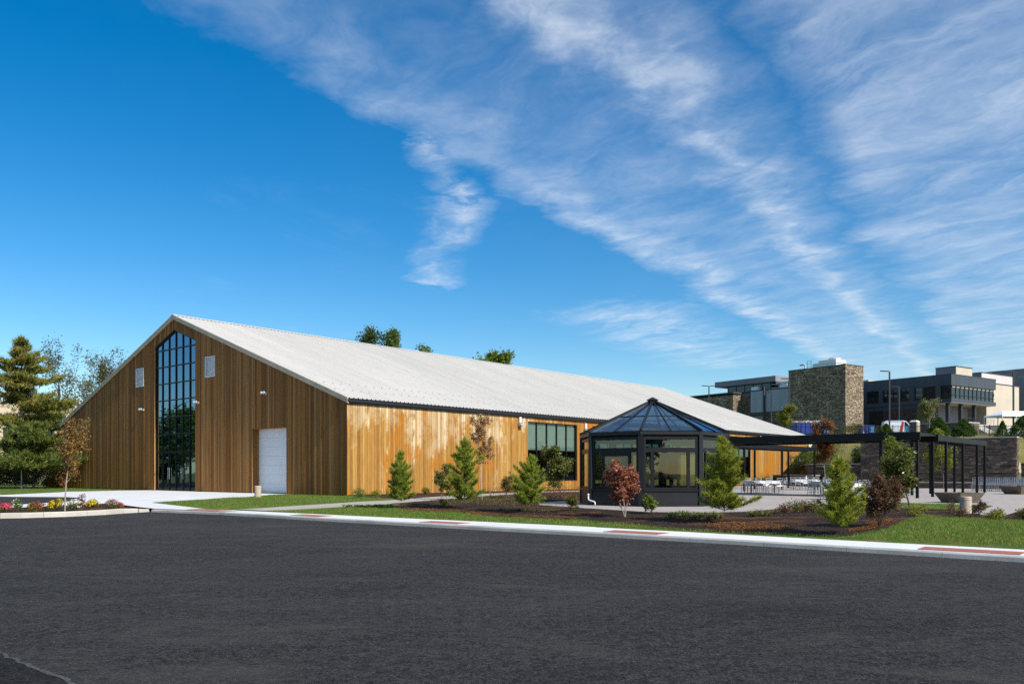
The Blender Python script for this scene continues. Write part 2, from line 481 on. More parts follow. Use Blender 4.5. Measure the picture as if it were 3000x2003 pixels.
concrete_mat('concrete', (0.70, 0.70, 0.685))
concrete_mat('concrete_apron', (0.675, 0.675, 0.665), joint=2.4)
concrete_mat('kerb_concrete', (0.50, 0.475, 0.41), var=0.18)
concrete_mat('kerb_pale', (0.43, 0.42, 0.39), var=0.3)
concrete_mat('path_concrete', (0.40, 0.365, 0.31), var=0.12)

def paver_mat():
    m, g, b = newmat('terrace_pavers')
    tc = g.n('TexCoord').outputs['Object']
    rot = g.n('Mapping', {'Vector': tc, 'Rotation': (0, 0, -ANG)}).outputs[0]
    br = g.n('TexBrick', {'Vector': rot, 'Color1': (0.345, 0.30, 0.265), 'Color2': (0.415, 0.365, 0.325), 'Mortar': (0.24, 0.22, 0.205), 'Scale': 1.0,
                          'Mortar Size': 0.009, 'Brick Width': 0.46, 'Row Height': 0.23, 'Bias': 0.0})
    f = g.noise(tc, 0.5, 6, 0.65)
    c = g.mix(g.ramp(f, [(0.3, 0.25), (0.65, 0.0)]), br.outputs[0], (0.26, 0.235, 0.215))
    g.put(b.inputs['Base Color'], c); b.inputs['Roughness'].default_value = 0.85
    g.put(b.inputs['Normal'], g.bump(g.m('SUBTRACT', 1.0, br.outputs[1]), 0.4, 0.01))
    M['terrace_pavers'] = m
paver_mat()

def ground_mats():
    m, g, b = newmat('turf')
    tc = g.n('TexCoord').outputs['Object']
    f = g.noise(tc, 0.7, 6, 0.65); h = g.noise(tc, 30, 4, 0.7); k = g.noise(tc, 2.3, 6, 0.6)
    c = g.mix(g.ramp(h, [(0.3, 0.0), (0.7, 1.0)]), (0.045, 0.098, 0.015), (0.125, 0.205, 0.032))
    c = g.mix(g.ramp(k, [(0.46, 0.0), (0.66, 0.8)]), c, (0.23, 0.185, 0.080))
    c = g.mix(g.ramp(f, [(0.35, 0.3), (0.6, 0.0)]), c, (0.045, 0.105, 0.016))
    g.put(b.inputs['Base Color'], c); b.inputs['Roughness'].default_value = 0.9; b.inputs['Specular IOR Level'].default_value = 0.1
    g.put(b.inputs['Normal'], g.bump(h, 1.0, 0.05)); M['turf'] = m
    m, g, b = newmat('dry_turf')
    tc = g.n('TexCoord').outputs['Object']
    f = g.noise(tc, 0.25, 7, 0.65); h = g.noise(tc, 6, 5, 0.7)
    c = g.mix(g.ramp(f, [(0.35, 0.0), (0.65, 1.0)]), (0.13, 0.145, 0.035), (0.27, 0.215, 0.085))
    c = g.mix(g.ramp(h, [(0.3, 0.5), (0.6, 0.0)]), c, (0.07, 0.085, 0.022))
    g.put(b.inputs['Base Color'], c); b.inputs['Roughness'].default_value = 0.95; b.inputs['Specular IOR Level'].default_value = 0.1
    g.put(b.inputs['Normal'], g.bump(h, 0.8, 0.1)); M['dry_turf'] = m
    m, g, b = newmat('mulch')
    tc = g.n('TexCoord').outputs['Object']
    h = g.noise(tc, 24, 6, 0.75); k = g.noise(g.vmul(tc, (0.45, 0.8, 1)), 1.0, 6, 0.6, 0.5)
    c = g.mix(g.ramp(h, [(0.3, 0.0), (0.72, 1.0)]), (0.010, 0.008, 0.007), (0.075, 0.050, 0.038))
    c = g.mix(g.ramp(k, [(0.52, 0.0), (0.64, 0.75)]), c, (0.20, 0.085, 0.035))
    g.put(b.inputs['Base Color'], c); b.inputs['Roughness'].default_value = 0.95; b.inputs['Specular IOR Level'].default_value = 0.1
    g.put(b.inputs['Normal'], g.bump(h, 1.0, 0.06)); M['mulch'] = m
ground_mats()

def roof_mat():
    m, g, b = newmat('roof_metal')
    tc = g.n('TexCoord').outputs['Object']
    f = g.noise(g.vmul(tc, (0.25, 0.08, 0.08)), 1.0, 6, 0.6)
    k = g.noise(g.vmul(tc, (3.3, 0.12, 0.12)), 1.0, 4, 0.6)
    c = g.mix(g.ramp(f, [(0.3, 0.0), (0.7, 1.0)]), (0.57, 0.54, 0.485), (0.63, 0.60, 0.55))
    pan = g.n('TexWhiteNoise', {'W': g.m('FLOOR', g.m('DIVIDE', g.n('SeparateXYZ', {0: tc}).outputs[0], 0.915))}, noise_dimensions='1D').outputs[0]
    c = g.mix(g.m('MULTIPLY', pan, 0.18), c, (0.47, 0.45, 0.415))
    dirt = g.noise(g.vmul(tc, (1.6, 0.5, 0.5)), 1.0, 8, 0.7)
    c = g.mix(g.ramp(dirt, [(0.52, 0.0), (0.75, 0.35)]), c, (0.40, 0.37, 0.32))
    c = g.mix(g.ramp(k, [(0.3, 0.25), (0.55, 0.0)]), c, (0.42, 0.405, 0.375))
    g.put(b.inputs['Base Color'], c); b.inputs['Roughness'].default_value = 0.5; b.inputs['Specular IOR Level'].default_value = 0.35
    M['roof_metal'] = m
roof_mat()

def stone_mat(name, cols, w, h, mortar=(0.05, 0.045, 0.04), rotz=0.0, bump=0.8):
    """thin ledge stone seen from far away"""
    m, g, b = newmat(name)
    tc = g.n('TexCoord').outputs['Object']
    sp = g.n('SeparateXYZ', {0: tc})
    hor = g.m('ADD', sp.outputs[0], sp.outputs[1])
    vec = g.n('CombineXYZ', {0: g.m('DIVIDE', hor, w), 1: g.m('DIVIDE', sp.outputs[2], h), 2: 0.0}).outputs[0]
    wv = g.n('TexVoronoi', {'Vector': vec, 'Scale': 1.0, 'Randomness': 0.85}, feature='F1')
    ed = g.n('TexVoronoi', {'Vector': vec, 'Scale': 1.0, 'Randomness': 0.85}, feature='DISTANCE_TO_EDGE')
    rnd = g.n('SeparateXYZ', {0: wv.outputs['Color']}).outputs[0]
    c = g.ramp(rnd, [(i / (len(cols) - 1), x) for i, x in enumerate(cols)])
    c = g.mix(g.ramp(g.noise(tc, 6.0, 5), [(0.35, 0.3), (0.6, 0.0)]), c, mortar)
    c = g.mix(g.ramp(g.noise(tc, 0.5, 6, 0.7), [(0.40, 0.4), (0.6, 0.0)]), c, cols[0])
    c = g.mix(g.ramp(g.noise(tc, 2.2, 6, 0.7), [(0.55, 0.0), (0.72, 0.5)]), c, cols[-1])
    c = g.mix(g.ramp(ed.outputs['Distance'], [(0.03, 1.0), (0.10, 0.0)]), c, mortar)
    g.put(b.inputs['Base Color'], c); b.inputs['Roughness'].default_value = 0.9
    hh = g.m('ADD', g.ramp(ed.outputs['Distance'], [(0.0, 0.0), (0.18, 1.0)]), g.m('MULTIPLY', rnd, 0.8))
    g.put(b.inputs['Normal'], g.bump(hh, bump, 0.08))
    M[name] = m
stone_mat('tower_stone', [(0.16, 0.11, 0.07), (0.30, 0.22, 0.13), (0.44, 0.34, 0.21), (0.52, 0.44, 0.31), (0.34, 0.21, 0.11)], 0.62, 0.26)
stone_mat('dark_stone', [(0.10, 0.08, 0.06), (0.20, 0.15, 0.10), (0.30, 0.24, 0.18), (0.16, 0.13, 0.12)], 0.62, 0.24)

def ledge_mat():
    m, g, b = newmat('ledge_stone')
    rnd = g.n('NewGeometry').outputs['Random Per Island']
    tc = g.n('TexCoord').outputs['Object']
    c = g.ramp(rnd, [(0.0, (0.050, 0.036, 0.027)), (0.3, (0.105, 0.082, 0.064)), (0.55, (0.17, 0.135, 0.105)), (0.75, (0.15, 0.082, 0.046)), (1.0, (0.30, 0.24, 0.18))])
    c = g.mix(g.ramp(g.noise(tc, 9, 5), [(0.35, 0.5), (0.6, 0.0)]), c, (0.07, 0.06, 0.055))
    g.put(b.inputs['Base Color'], c); b.inputs['Roughness'].default_value = 0.9
    g.put(b.inputs['Normal'], g.bump(g.noise(tc, 14, 5), 0.6, 0.04))
    M['ledge_stone'] = m
ledge_mat()

def panel_mat(name, col, period, rough=0.5, depth=0.5):
    m, g, b = newmat(name)
    tc = g.n('TexCoord').outputs['Object']
    sp = g.n('SeparateXYZ', {0: tc})
    hor = g.m('ADD', sp.outputs[0], sp.outputs[1])
    fr = g.m('FRACT', g.m('DIVIDE', hor, period))
    idx = g.m('FLOOR', g.m('DIVIDE', hor, period))
    rnd = g.n('TexWhiteNoise', {'W': idx}, noise_dimensions='1D').outputs[0]
    f = g.noise(tc, 0.4, 5)
    c = g.mix(rnd, tuple(x * 0.9 for x in col), tuple(x * 1.08 for x in col))
    c = g.mix(g.ramp(f, [(0.3, 0.2), (0.7, 0.0)]), c, tuple(x * 0.6 for x in col))
    c = g.mix(g.m('MULTIPLY', g.m('LESS_THAN', fr, 0.12), depth), c, tuple(x * 0.4 for x in col))
    g.put(b.inputs['Base Color'], c); b.inputs['Roughness'].default_value = rough
    M[name] = m
panel_mat('grey_cladding', (0.33, 0.36, 0.43), 0.42)
panel_mat('dark_cladding', (0.050, 0.058, 0.075), 1.5, 0.45, 0.3)

plain('joint_dust', (0.045, 0.044, 0.043), 0.9, 0.8, 25.0)
plain('white_paint', (0.70, 0.72, 0.74), 0.5, 0.05)
plain('door_white', (0.72, 0.735, 0.75), 0.5, 0.04, 0.6)
plain('black_metal', (0.0045, 0.005, 0.006), 0.45, 0.2, 4.0, spec=0.25)
plain('frame_black', (0.007, 0.0075, 0.009), 0.42, 0.2, 4.0, spec=0.3)
plain('pavilion_frame', (0.0105, 0.0115, 0.0145), 0.45, 0.2, 2.0, spec=0.35)
plain('frame_grey', (0.017, 0.019, 0.024), 0.45, 0.2, 2.0, bump=0.15, bscale=12)
plain('gutter_black', (0.009, 0.010, 0.014), 0.4, 0.2, 2.0)
plain('rake_tan', (0.56, 0.45, 0.31), 0.6, 0.2, 1.0)
plain('interior_dark', (0.05, 0.045, 0.04), 0.9, 0.2)
plain('backing', (0.035, 0.022, 0.012), 0.9, 0.3)
plain('silver', (0.42, 0.44, 0.47), 0.35, 0.1, 5.0, metal=0.55)
plain('lamp_grey', (0.50, 0.51, 0.53), 0.4, 0.15, 5.0, metal=0.3)
plain('louvre_grey', (0.80, 0.81, 0.83), 0.5, 0.12, 3.0)
plain('blind', (0.30, 0.37, 0.32), 0.8, 0.10, 2.0)
plain('tablecloth', (0.82, 0.83, 0.86), 0.8, 0.04, 3.0)
plain('exposed_aggregate', (0.46, 0.375, 0.28), 0.85, 0.28, 60.0, bump=0.6, bscale=90)
plain('planter_brown', (0.135, 0.108, 0.082), 0.8, 0.25, 6.0, bump=0.4, bscale=30)
plain('soil', (0.02, 0.014, 0.010), 0.95, 0.4, 20.0, bump=0.8)
plain('bark', (0.105, 0.082, 0.062), 0.9, 0.35, 14.0, bump=0.8, bscale=30)
plain('bark_pale', (0.29, 0.25, 0.21), 0.9, 0.3, 10.0, bump=0.6, bscale=30)
plain('bark_dark', (0.045, 0.036, 0.030), 0.9, 0.3, 12.0, bump=0.8, bscale=30)
plain('beige_wall', (0.50, 0.44, 0.35), 0.8, 0.08, 0.3)
plain('beige_far', (0.58, 0.47, 0.33), 0.8, 0.08, 0.3)
plain('pink_wall', (0.55, 0.50, 0.50), 0.8, 0.06, 0.3)
plain('grey_wall', (0.19, 0.20, 0.22), 0.7, 0.12, 0.4)
plain('roof_dark', (0.05, 0.052, 0.058), 0.7, 0.2, 0.6)
plain('soffit', (0.33, 0.29, 0.24), 0.7, 0.1, 1.0)
plain('green_board', (0.01, 0.20, 0.065), 0.7, 0.15, 1.0)
plain('dumpster_blue', (0.012, 0.042, 0.26), 0.5, 0.3, 2.0)
plain('light_blue', (0.04, 0.22, 0.62), 0.5, 0.1, 2.0)
plain('toilet_tan', (0.42, 0.31, 0.20), 0.5, 0.1, 2.0)
plain('toilet_dark', (0.12, 0.095, 0.075), 0.5, 0.1, 2.0)
plain('van_white', (0.76, 0.78, 0.80), 0.25, 0.04, 2.0)
plain('van_blue', (0.02, 0.22, 0.50), 0.3, 0.1, 2.0)
plain('red_paint', (0.52, 0.035, 0.03), 0.4, 0.1, 2.0)
plain('orange_plastic', (0.65, 0.12, 0.02), 0.5, 0.1, 2.0)
plain('rubber', (0.012, 0.012, 0.012), 0.8, 0.2)
plain('rubble', (0.40, 0.32, 0.24), 0.9, 0.5, 3.0)
plain('brick_red', (0.37, 0.125, 0.095), 0.8, 0.2, 5.0, bump=0.4, bscale=60)
plain('tank_white', (0.66, 0.68, 0.70), 0.4, 0.06, 1.0, metal=0.2)
plain('coping', (0.44, 0.42, 0.39), 0.8, 0.15, 1.5)
plain('stake_wood', (0.20, 0.145, 0.09), 0.9, 0.2, 6.0)
plain('pipe_white', (0.70, 0.71, 0.72), 0.4, 0.06)
plain('tent_white', (0.80, 0.82, 0.85), 0.6, 0.03)
glassmat('window_glass', (0.55, 0.63, 0.60), 1.65)
glassmat('mirror_glass', (0.10, 0.12, 0.13), 3.4, refl=(0.48, 0.76, 1.0))
glassmat('pavilion_glass', (0.38, 0.53, 0.56), 1.9, refl=(0.85, 0.95, 1.0))
glassmat('roof_glass', (0.26, 0.40, 0.48), 2.7, refl=(0.62, 0.82, 1.0))
def darkglass():
    m, g, b = newmat('far_glass')
    b.inputs['Base Color'].default_value = (0.010, 0.015, 0.02, 1)
    b.inputs['Roughness'].default_value = 0.04; b.inputs['IOR'].default_value = 1.6
    M['far_glass'] = m
darkglass()
leafmat('pine_green', [(0.0711, 0.1316, 0.0145), (0.1639, 0.2504, 0.0261), (0.3280, 0.3926, 0.0406), (0.6014, 0.5519, 0.0653)], 0.25)
leafmat('pine_yellow', [(0.0877, 0.1462, 0.0156), (0.2243, 0.2837, 0.0260), (0.4096, 0.4298, 0.0390), (0.5850, 0.5329, 0.0650)], 0.3)
leafmat('old_pine', [(0.0566, 0.0927, 0.0171), (0.1412, 0.1854, 0.0307), (0.2967, 0.2665, 0.0443), (0.4802, 0.3129, 0.0682)], 0.2)
leafmat('dark_leaf', [(0.0162, 0.0405, 0.0108), (0.0351, 0.0756, 0.0162), (0.0675, 0.1188, 0.0270), (0.1350, 0.1755, 0.0540)], 0.2, 0.35)
leafmat('green_leaf', [(0.0431, 0.0949, 0.0150), (0.0891, 0.1654, 0.0225), (0.1654, 0.2372, 0.0312), (0.2731, 0.2875, 0.0500)], 0.35)
leafmat('olive_leaf', [(0.0625, 0.0900, 0.0200), (0.1313, 0.1475, 0.0275), (0.2250, 0.1812, 0.0375), (0.2500, 0.1375, 0.0375)], 0.35)
leafmat('yellow_leaf', [(0.12, 0.16, 0.02), (0.25, 0.24, 0.03), (0.36, 0.31, 0.035)], 0.35)
leafmat('brown_leaf', [(0.1378, 0.0652, 0.0327), (0.2754, 0.1211, 0.0446), (0.4536, 0.2173, 0.0743), (0.5508, 0.3260, 0.1337)], 0.3)
leafmat('orange_leaf', [(0.1105, 0.0585, 0.0208), (0.2600, 0.1235, 0.0286), (0.3900, 0.1950, 0.0455), (0.5200, 0.3640, 0.1170)], 0.3)
leafmat('red_leaf', [(0.1200, 0.0336, 0.0314), (0.2800, 0.0672, 0.0493), (0.5200, 0.1440, 0.0896), (0.6800, 0.3360, 0.2240)], 0.3)
leafmat('rust_leaf', [(0.12, 0.028, 0.015), (0.25, 0.065, 0.025), (0.34, 0.12, 0.04), (0.16, 0.12, 0.03)], 0.3)
leafmat('maroon_leaf', [(0.0504, 0.0200, 0.0185), (0.1260, 0.0431, 0.0339), (0.2352, 0.0847, 0.0539), (0.1344, 0.1155, 0.0462)], 0.25)
leafmat('magnolia_leaf', [(0.0312, 0.0624, 0.0143), (0.0780, 0.1248, 0.0229), (0.1872, 0.2184, 0.0429), (0.3120, 0.1794, 0.0644)], 0.2, 0.3)
leafmat('yew_green', [(0.0330, 0.0653, 0.0120), (0.0825, 0.1305, 0.0216), (0.1650, 0.2030, 0.0360), (0.2550, 0.2465, 0.0540)], 0.2)
leafmat('twig_leaf', [(0.0455, 0.0416, 0.0168), (0.0910, 0.0806, 0.0264), (0.1430, 0.1300, 0.0360)], 0.25)
leafmat('pale_leaf', [(0.10, 0.13, 0.04), (0.20, 0.22, 0.08), (0.32, 0.32, 0.16)], 0.35)
leafmat('spruce_leaf', [(0.0224, 0.0630, 0.0140), (0.0490, 0.1190, 0.0196), (0.0910, 0.1820, 0.0308)], 0.2)
leafmat('grass_blade', [(0.0579, 0.1352, 0.0140), (0.1095, 0.2254, 0.0220), (0.1932, 0.2898, 0.0350), (0.4379, 0.3606, 0.1100)], 0.35)
leafmat('strap_leaf', [(0.07, 0.105, 0.02), (0.15, 0.18, 0.035), (0.28, 0.27, 0.09)], 0.3)
leafmat('chip', [(0.012, 0.009, 0.008), (0.040, 0.027, 0.020), (0.10, 0.065, 0.042), (0.16, 0.10, 0.06)], 0.0, 0.9)
leafmat('straw', [(0.16, 0.060, 0.020), (0.26, 0.105, 0.035), (0.34, 0.16, 0.06)], 0.1, 0.9)
leafmat('flower_pink', [(0.50, 0.02, 0.07), (0.66, 0.05, 0.13), (0.72, 0.16, 0.24)], 0.25)
leafmat('flower_rose', [(0.45, 0.06, 0.15), (0.62, 0.22, 0.34), (0.72, 0.5, 0.55)], 0.25)
leafmat('flower_yellow', [(0.48, 0.33, 0.006), (0.62, 0.46, 0.012), (0.70, 0.56, 0.05)], 0.25)
leafmat('flower_white', [(0.72, 0.72, 0.62), (0.82, 0.82, 0.74), (0.85, 0.84, 0.70)], 0.25)
leafmat('flower_red', [(0.25, 0.012, 0.012), (0.42, 0.03, 0.02), (0.36, 0.07, 0.03)], 0.25)

# ------------------------------------------------------------------ ground, roads, pavements
ground = MB().add([(-2500, -1500, -0.35), (2500, -1500, -0.35), (2500, 4000, -0.35), (-2500, 4000, -0.35)], [(0, 1, 2, 3)]).build('ground', 'dry_turf')
tag(ground, kind='structure')
road = MB().add([(-140, -60, 0), (80, -60, 0), (80, 75, 0), (-140, 75, 0)], [(0, 1, 2, 3)]).build('parking_lot', 'asphalt')
tag(road, 'dark new asphalt parking lot in front of the barn', kind='structure')

# kerb line and the back of the sidewalk, as offsets along v for a position along u
KU = [-60, -33.2, -29.7, -27.8, -20.9, -13.75, -6.0, -2.0]
KV = [-10.75, -10.74, -10.68, -10.62, -10.82, -11.08, -11.15, -11.75]
SU = [-60, -32.9, -28.0, -22.1, -12.06, -5.4, -2.0]
SV = [-9.05, -9.05, -9.08, -9.22, -9.78, -10.15, -10.4]
kv = lambda u: float(np.interp(u, KU, KV)); sv = lambda u: float(np.interp(u, SU, SV))
SW_Z = 0.11
lawn_pts = [P(u, sv(u) - 0.35) for u in (-60, -45, -33, -28, -22, -12, -5.4)] + [P(-2, -10.3), P(4, -8.9), P(60, -9.0), P(120, -9), P(120, 140), P(-60, 140)]
lawn = sheet('lawn', lawn_pts, -0.012, 'turf')
# sidewalk: one slab per bay between the joints, with its own kerb stone
sidewalk = bpy.data.objects.new('sidewalk', None); COL.objects.link(sidewalk); sidewalk['kind'] = 'structure'
us0 = [-1.95, -4.1, -6.2]
us = [-6.2]
rj = random.Random(4); kerbs = []
while us[-1] > -46: us.append(us[-1] - 1.83)
TACT = [(-4.81, 1.95), (-11.35, 1.69), (-17.86, 1.61), (-24.54, 1.59), (-32.2, 1.79)]
for i in range(len(us) - 1):
    a, b_ = us[i] - 0.006, us[i + 1] + 0.006
    dz = rj.uniform(-0.002, 0.002)
    q = [P(a, kv(a) + 0.16, SW_Z + dz), P(b_, kv(b_) + 0.16, SW_Z + dz), P(b_, sv(b_), 0.125 + dz), P(a, sv(a), 0.125 + dz)]
    MB().prism(q, (0, 0, -0.12)).build('slab', 'concrete', sidewalk)
    kerbs.append((us[i] - 0.004, us[i + 1] + 0.004))
for c1, c2 in kerbs + [(us0[k] - .004, us0[k + 1] + .004) for k in (0, 1)]:
    prof = lambda u: [P(u, kv(u) - 0.02, -0.02), P(u, kv(u) + 0.0, SW_Z - 0.03), P(u, kv(u) + 0.03, SW_Z - 0.005), P(u, kv(u) + 0.152, SW_Z + 0.001), P(u, kv(u) + 0.152, -0.02)]
    A_, B_ = prof(c1), prof(c2)
    MB().add(A_ + B_, [(0, 1, 2, 3, 4), (9, 8, 7, 6, 5)] + [(k, (k + 1) % 5, 5 + (k + 1) % 5, 5 + k) for k in range(5)]).build('kerb_stone', 'kerb_pale', sidewalk)
# red brick warning strips set into the sidewalk at the dropped kerb
brick_me = MB().box(-0.046, 0.046, -0.096, 0.096, 0, 0.012).mesh('brick', 'brick_red')
for n_, (uc, L) in enumerate(TACT):
    base = []
    v0 = kv(uc) + 0.22
    rows = 3
    cols = int(round(L / 0.1))
    for c in range(cols):
        for r_ in range(rows):
            u = uc - L / 2 + (c + 0.5) * L / cols
            p = P(u, kv(u) + 0.24 + (r_ + 0.5) * 0.2, SW_Z + 0.0005 + 0.015 * (0.16 + r_ * 0.2) / 1.6 + (0.0 if n_ else 0.021))
            o = link('brick', brick_me, sidewalk, p); o.rotation_euler = (0, 0, ANG + math.pi / 2); o.scale = (L / cols / 0.1, 1, 1)
            base.append(p)

def poly(pxs): return [G(*p) for p in pxs]
bed_front = [(1140, 1484), (1209, 1496), (1328, 1499), (1447, 1512), (1596, 1519), (1700, 1523), (1883, 1538), (1946, 1546), (2200, 1562), (2300, 1563), (2389, 1569), (2450, 1571), (2508, 1566), (2598, 1548), (2637, 1531), (2711, 1508), (2789, 1516), (2896, 1520), (3000, 1526), (3150, 1532)]
bed_pts = poly(bed_front) + [P(-36, 3), P(-29.5, 4.6), P(-25.8, 8.5), P(-20, 14), P(-10, 14), P(-3.4, 14), P(-6, 4.3), P(-8.9, -2.4)]
bed = sheet('mulch_bed', bed_pts, 0.004, 'mulch')
wall_bed = sheet('wall_bed', [P(-0.02, 0.1), P(-0.02, 40), P(-1.7, 40), P(-1.7, 14), P(-2.7, 8), P(-5.4, -0.2), P(-3.6, -0.9)], 0.004, 'mulch')
wedge_px = [(2635, 1474), (2760, 1476), (2910, 1483), (2862, 1493), (2720, 1492), (2640, 1489), (2560, 1486)]
wedge = sheet('grass_wedge', poly(wedge_px), 0.016, 'turf')
path_pts = [P(-4.9, -9.7), P(-6, -8.2), P(-7.6, -5.7), P(-7.3, -3.5), P(-5.7, -.5), P(-2.7, 8), P(-1.7, 14), P(-1.7, 40), P(-3.3, 40), P(-3.3, 16), P(-3.8, 11), P(-6, 4.3), P(-8.9, -2.4), P(-10.2, -5.9), P(-8.8, -8), P(-7.2, -9.75)]
path = sheet('garden_path', path_pts, 0.008, 'path_concrete')
terr_px = [(1580, 1472), (1580, 1479), (1720, 1489), (1900, 1500), (2090, 1502), (2184, 1499), (2290, 1490), (2400, 1479), (2530, 1471), (2635, 1472.5), (2910, 1482), (2850, 1503), (2888, 1510), (2944, 1510), (3000, 1493)]
terr_pts = poly(terr_px) + [P(-40, 5), P(-60, 10), P(-60, 47), P(-13, 47), P(-7.6, 47.5), P(-1.8, 60), P(-1.72, 26), P(-3.4, 20), P(-9, 14), P(-13, 6), P(-13.9, 1.9)]
terrace = sheet('terrace', terr_pts, 0.012, 'terrace_pavers')
apron_pts = [P(-1.95, kv(-1.95) + .15), P(-4.1, kv(-4.1) + .15), P(-6.19, kv(-6.2) + 0.15), P(-6.19, -10.15)] + poly([(670, 1493), (603, 1490.5), (515, 1480), (445, 1472), (481, 1469), (593, 1462.6), (721, 1456)]) + \
    [P(4.9, -1.45), P(4.9, 0.5), P(22.0, 0.5), P(22.6, -2.0), P(21.8, -4.6), P(22.0, -6.2), P(24.5, -8.6), P(40, -10.8), P(60, -12), P(60, -17), P(3.4, -17.2), P(3.8, -14), P(6.2, -11.5), P(3.4, -10.6), P(0, -11.3)]
apron = sheet('entrance_apron', apron_pts, 0.004, 'concrete_apron')
drive_pts = [P(60, -13), P(26, -9.9), P(22.4, -9.55), P(18, -8.75), P(15.2, -8.3), P(13.5, -8.35), P(12.2, -8.9), P(10.2, -10.2), P(8.2, -12.4), P(6.5, -15.2), P(6, -17), P(60, -18)]
drive = sheet('driveway', drive_pts, 0.012, 'asphalt')
# planted island beside the entrance with its kerb
isl_px = [(395, 1490), (437, 1495), (370, 1486), (309, 1476), (285, 1477), (188, 1481), (100, 1487), (0, 1491), (-250, 1499)]
kk = [G(-260, 1525, 0), G(-60, 1520, 0), G(0, 1518, 0), G(64, 1517, 0), G(128, 1515, 0), G(192, 1513, 0), G(255, 1510, 0), G(310, 1507, 0), G(362, 1503, 0), G(398, 1501, 0), G(437, 1498.5, 0)]
isl_pts = [k + Vector((-.02, .16, 0)) for k in kk[:9]] + [G(a, b, 0.13) for a, b in isl_px]
island = sheet('island_bed', isl_pts, 0.03, 'mulch')
for sg_ in ((0, 1, 2), (2, 3, 4), (4, 5, 6), (6, 7, 8), (8, 9, 10)):
    seg = [kk[i] for i in sg_]
    vs = []
    for j, p in enumerate(seg):
        i = sg_[j]
        d = (kk[min(i + 1, 10)] - kk[max(i - 1, 0)]).normalized(); nrm = Vector((-d.y, d.x, 0))
        h = (0.19, 0.17, 0.115)[max(0, i - 8)]
        for off, z in ((-0.01, -0.02), (0.0, h - 0.03), (0.03, h), (0.17, h), (0.17, -0.02)):
            vs.append((p + nrm * off) + Vector((0, 0, z)) + d * (0.006 if j == 0 else (-0.006 if j == 2 else 0)))
    fs = [(0, 1, 2, 3, 4), tuple(len(vs) - 5 + k for k in (4, 3, 2, 1, 0))]
    for j in range(2):
        fs += [(j * 5 + k, j * 5 + (k + 1) % 5, j * 5 + 5 + (k + 1) % 5, j * 5 + 5 + k) for k in range(5)]
    MB().add(vs, fs).build('kerb_stone', 'kerb_concrete', island)
# paving seam in the asphalt, near the camera
rs = random.Random(9)
pa, pb = G(-260, 1806, 0), G(330, 2052, 0)
edge = [pa.lerp(pb, k / 60) + Vector((rs.gauss(0, .012), rs.gauss(0, .012), 0)) for k in range(61)]
nn = Vector((-(pb - pa).y, (pb - pa).x, 0)).normalized()
sheet('asphalt_patch', edge + [Vector((2, -8, 0)), Vector((-16, -8, 0))], 0.005, 'asphalt_dark', zfun=lambda x, y: 0.0)
sheet('patch_joint', [p + nn * rs.uniform(.01, .035) for p in edge] + [p - nn * 0.02 for p in edge[::-1]], 0.009, 'joint_dust', zfun=lambda x, y: 0.0)

# hillside behind the terrace
def build_hill():
    un = np.linspace(-160, -1.0, 90)
    tn = np.concatenate([np.linspace(0, 6, 9), np.linspace(9, 60, 14), np.linspace(75, 330, 12)])
    vs = []; fs = []
    for u in un:
        for t in tn:
            v = hill_front(u) + t
            p = P(u, v)
            zb = hill_z(p.x, p.y)
            wallz = 1.0 if -24.0 < u < -12.3 else 0.0
            k = min(1.0, t / 6.0)
            z0 = zb - 0.1 if wallz else 2.15
            z = z0 + (zb - z0) * (k * k * (3 - 2 * k))
            z += 0.12 * math.sin(p.x * 0.21 + 1) * math.sin(p.y * 0.17) * min(1, t / 10)
            vs.append((p.x, p.y, z))
    n = len(tn)
    for i in range(len(un) - 1):
        for j in range(n - 1):
            fs.append((i * n + j, (i + 1) * n + j, (i + 1) * n + j + 1, i * n + j + 1))
    h = MB().add(vs, fs).build('hill', 'dry_turf', smooth=True)
    tag(h, kind='structure')
build_hill()

# ------------------------------------------------------------------ the barn  (local x = along the long wall, y = along the gable, z above its floor)
BL, BW = 65.6, 37.4
EAVE, RIDGE = 5.34, 12.0
SLOPE = (RIDGE - EAVE) / (BW / 2)
rb = random.Random(11)
barn = thing('barn', 'long timber-clad barn with pale ribbed metal roof and tall pointed gable window', 'barn', (B0.x, B0.y, ZS), ANG)
def roof_at(y): return EAVE + SLOPE * min(y, BW - y)
MID = BW / 2
WIN = (MID - 2.83, MID + 2.83)
def win_top(y): return 10.05 + (MID - abs(y - MID) - WIN[0]) * SLOPE * 0.98
GAR = (5.54, 9.16, 3.93)
LOUV = [(13.45, 14.65, 7.45, 8.78), (23.1, 24.3, 7.45, 8.78)]
g_open = [(WIN[0], WIN[1], lambda y: 0.0, win_top), (GAR[0], GAR[1], lambda y: 0.0, lambda y: GAR[2])] + [(a, b, (lambda z: (lambda y: z))(c), (lambda z: (lambda y: z))(d)) for a, b, c, d in LOUV]
LW = [(15.3, 21.0), (22.9, 28.6), (30.6, 36.3), (41.0, 50.3)]
LZ0, LZ1 = 0.64, 4.74
l_open = [(a, b, lambda s: LZ0, lambda s: LZ1) for a, b in LW]

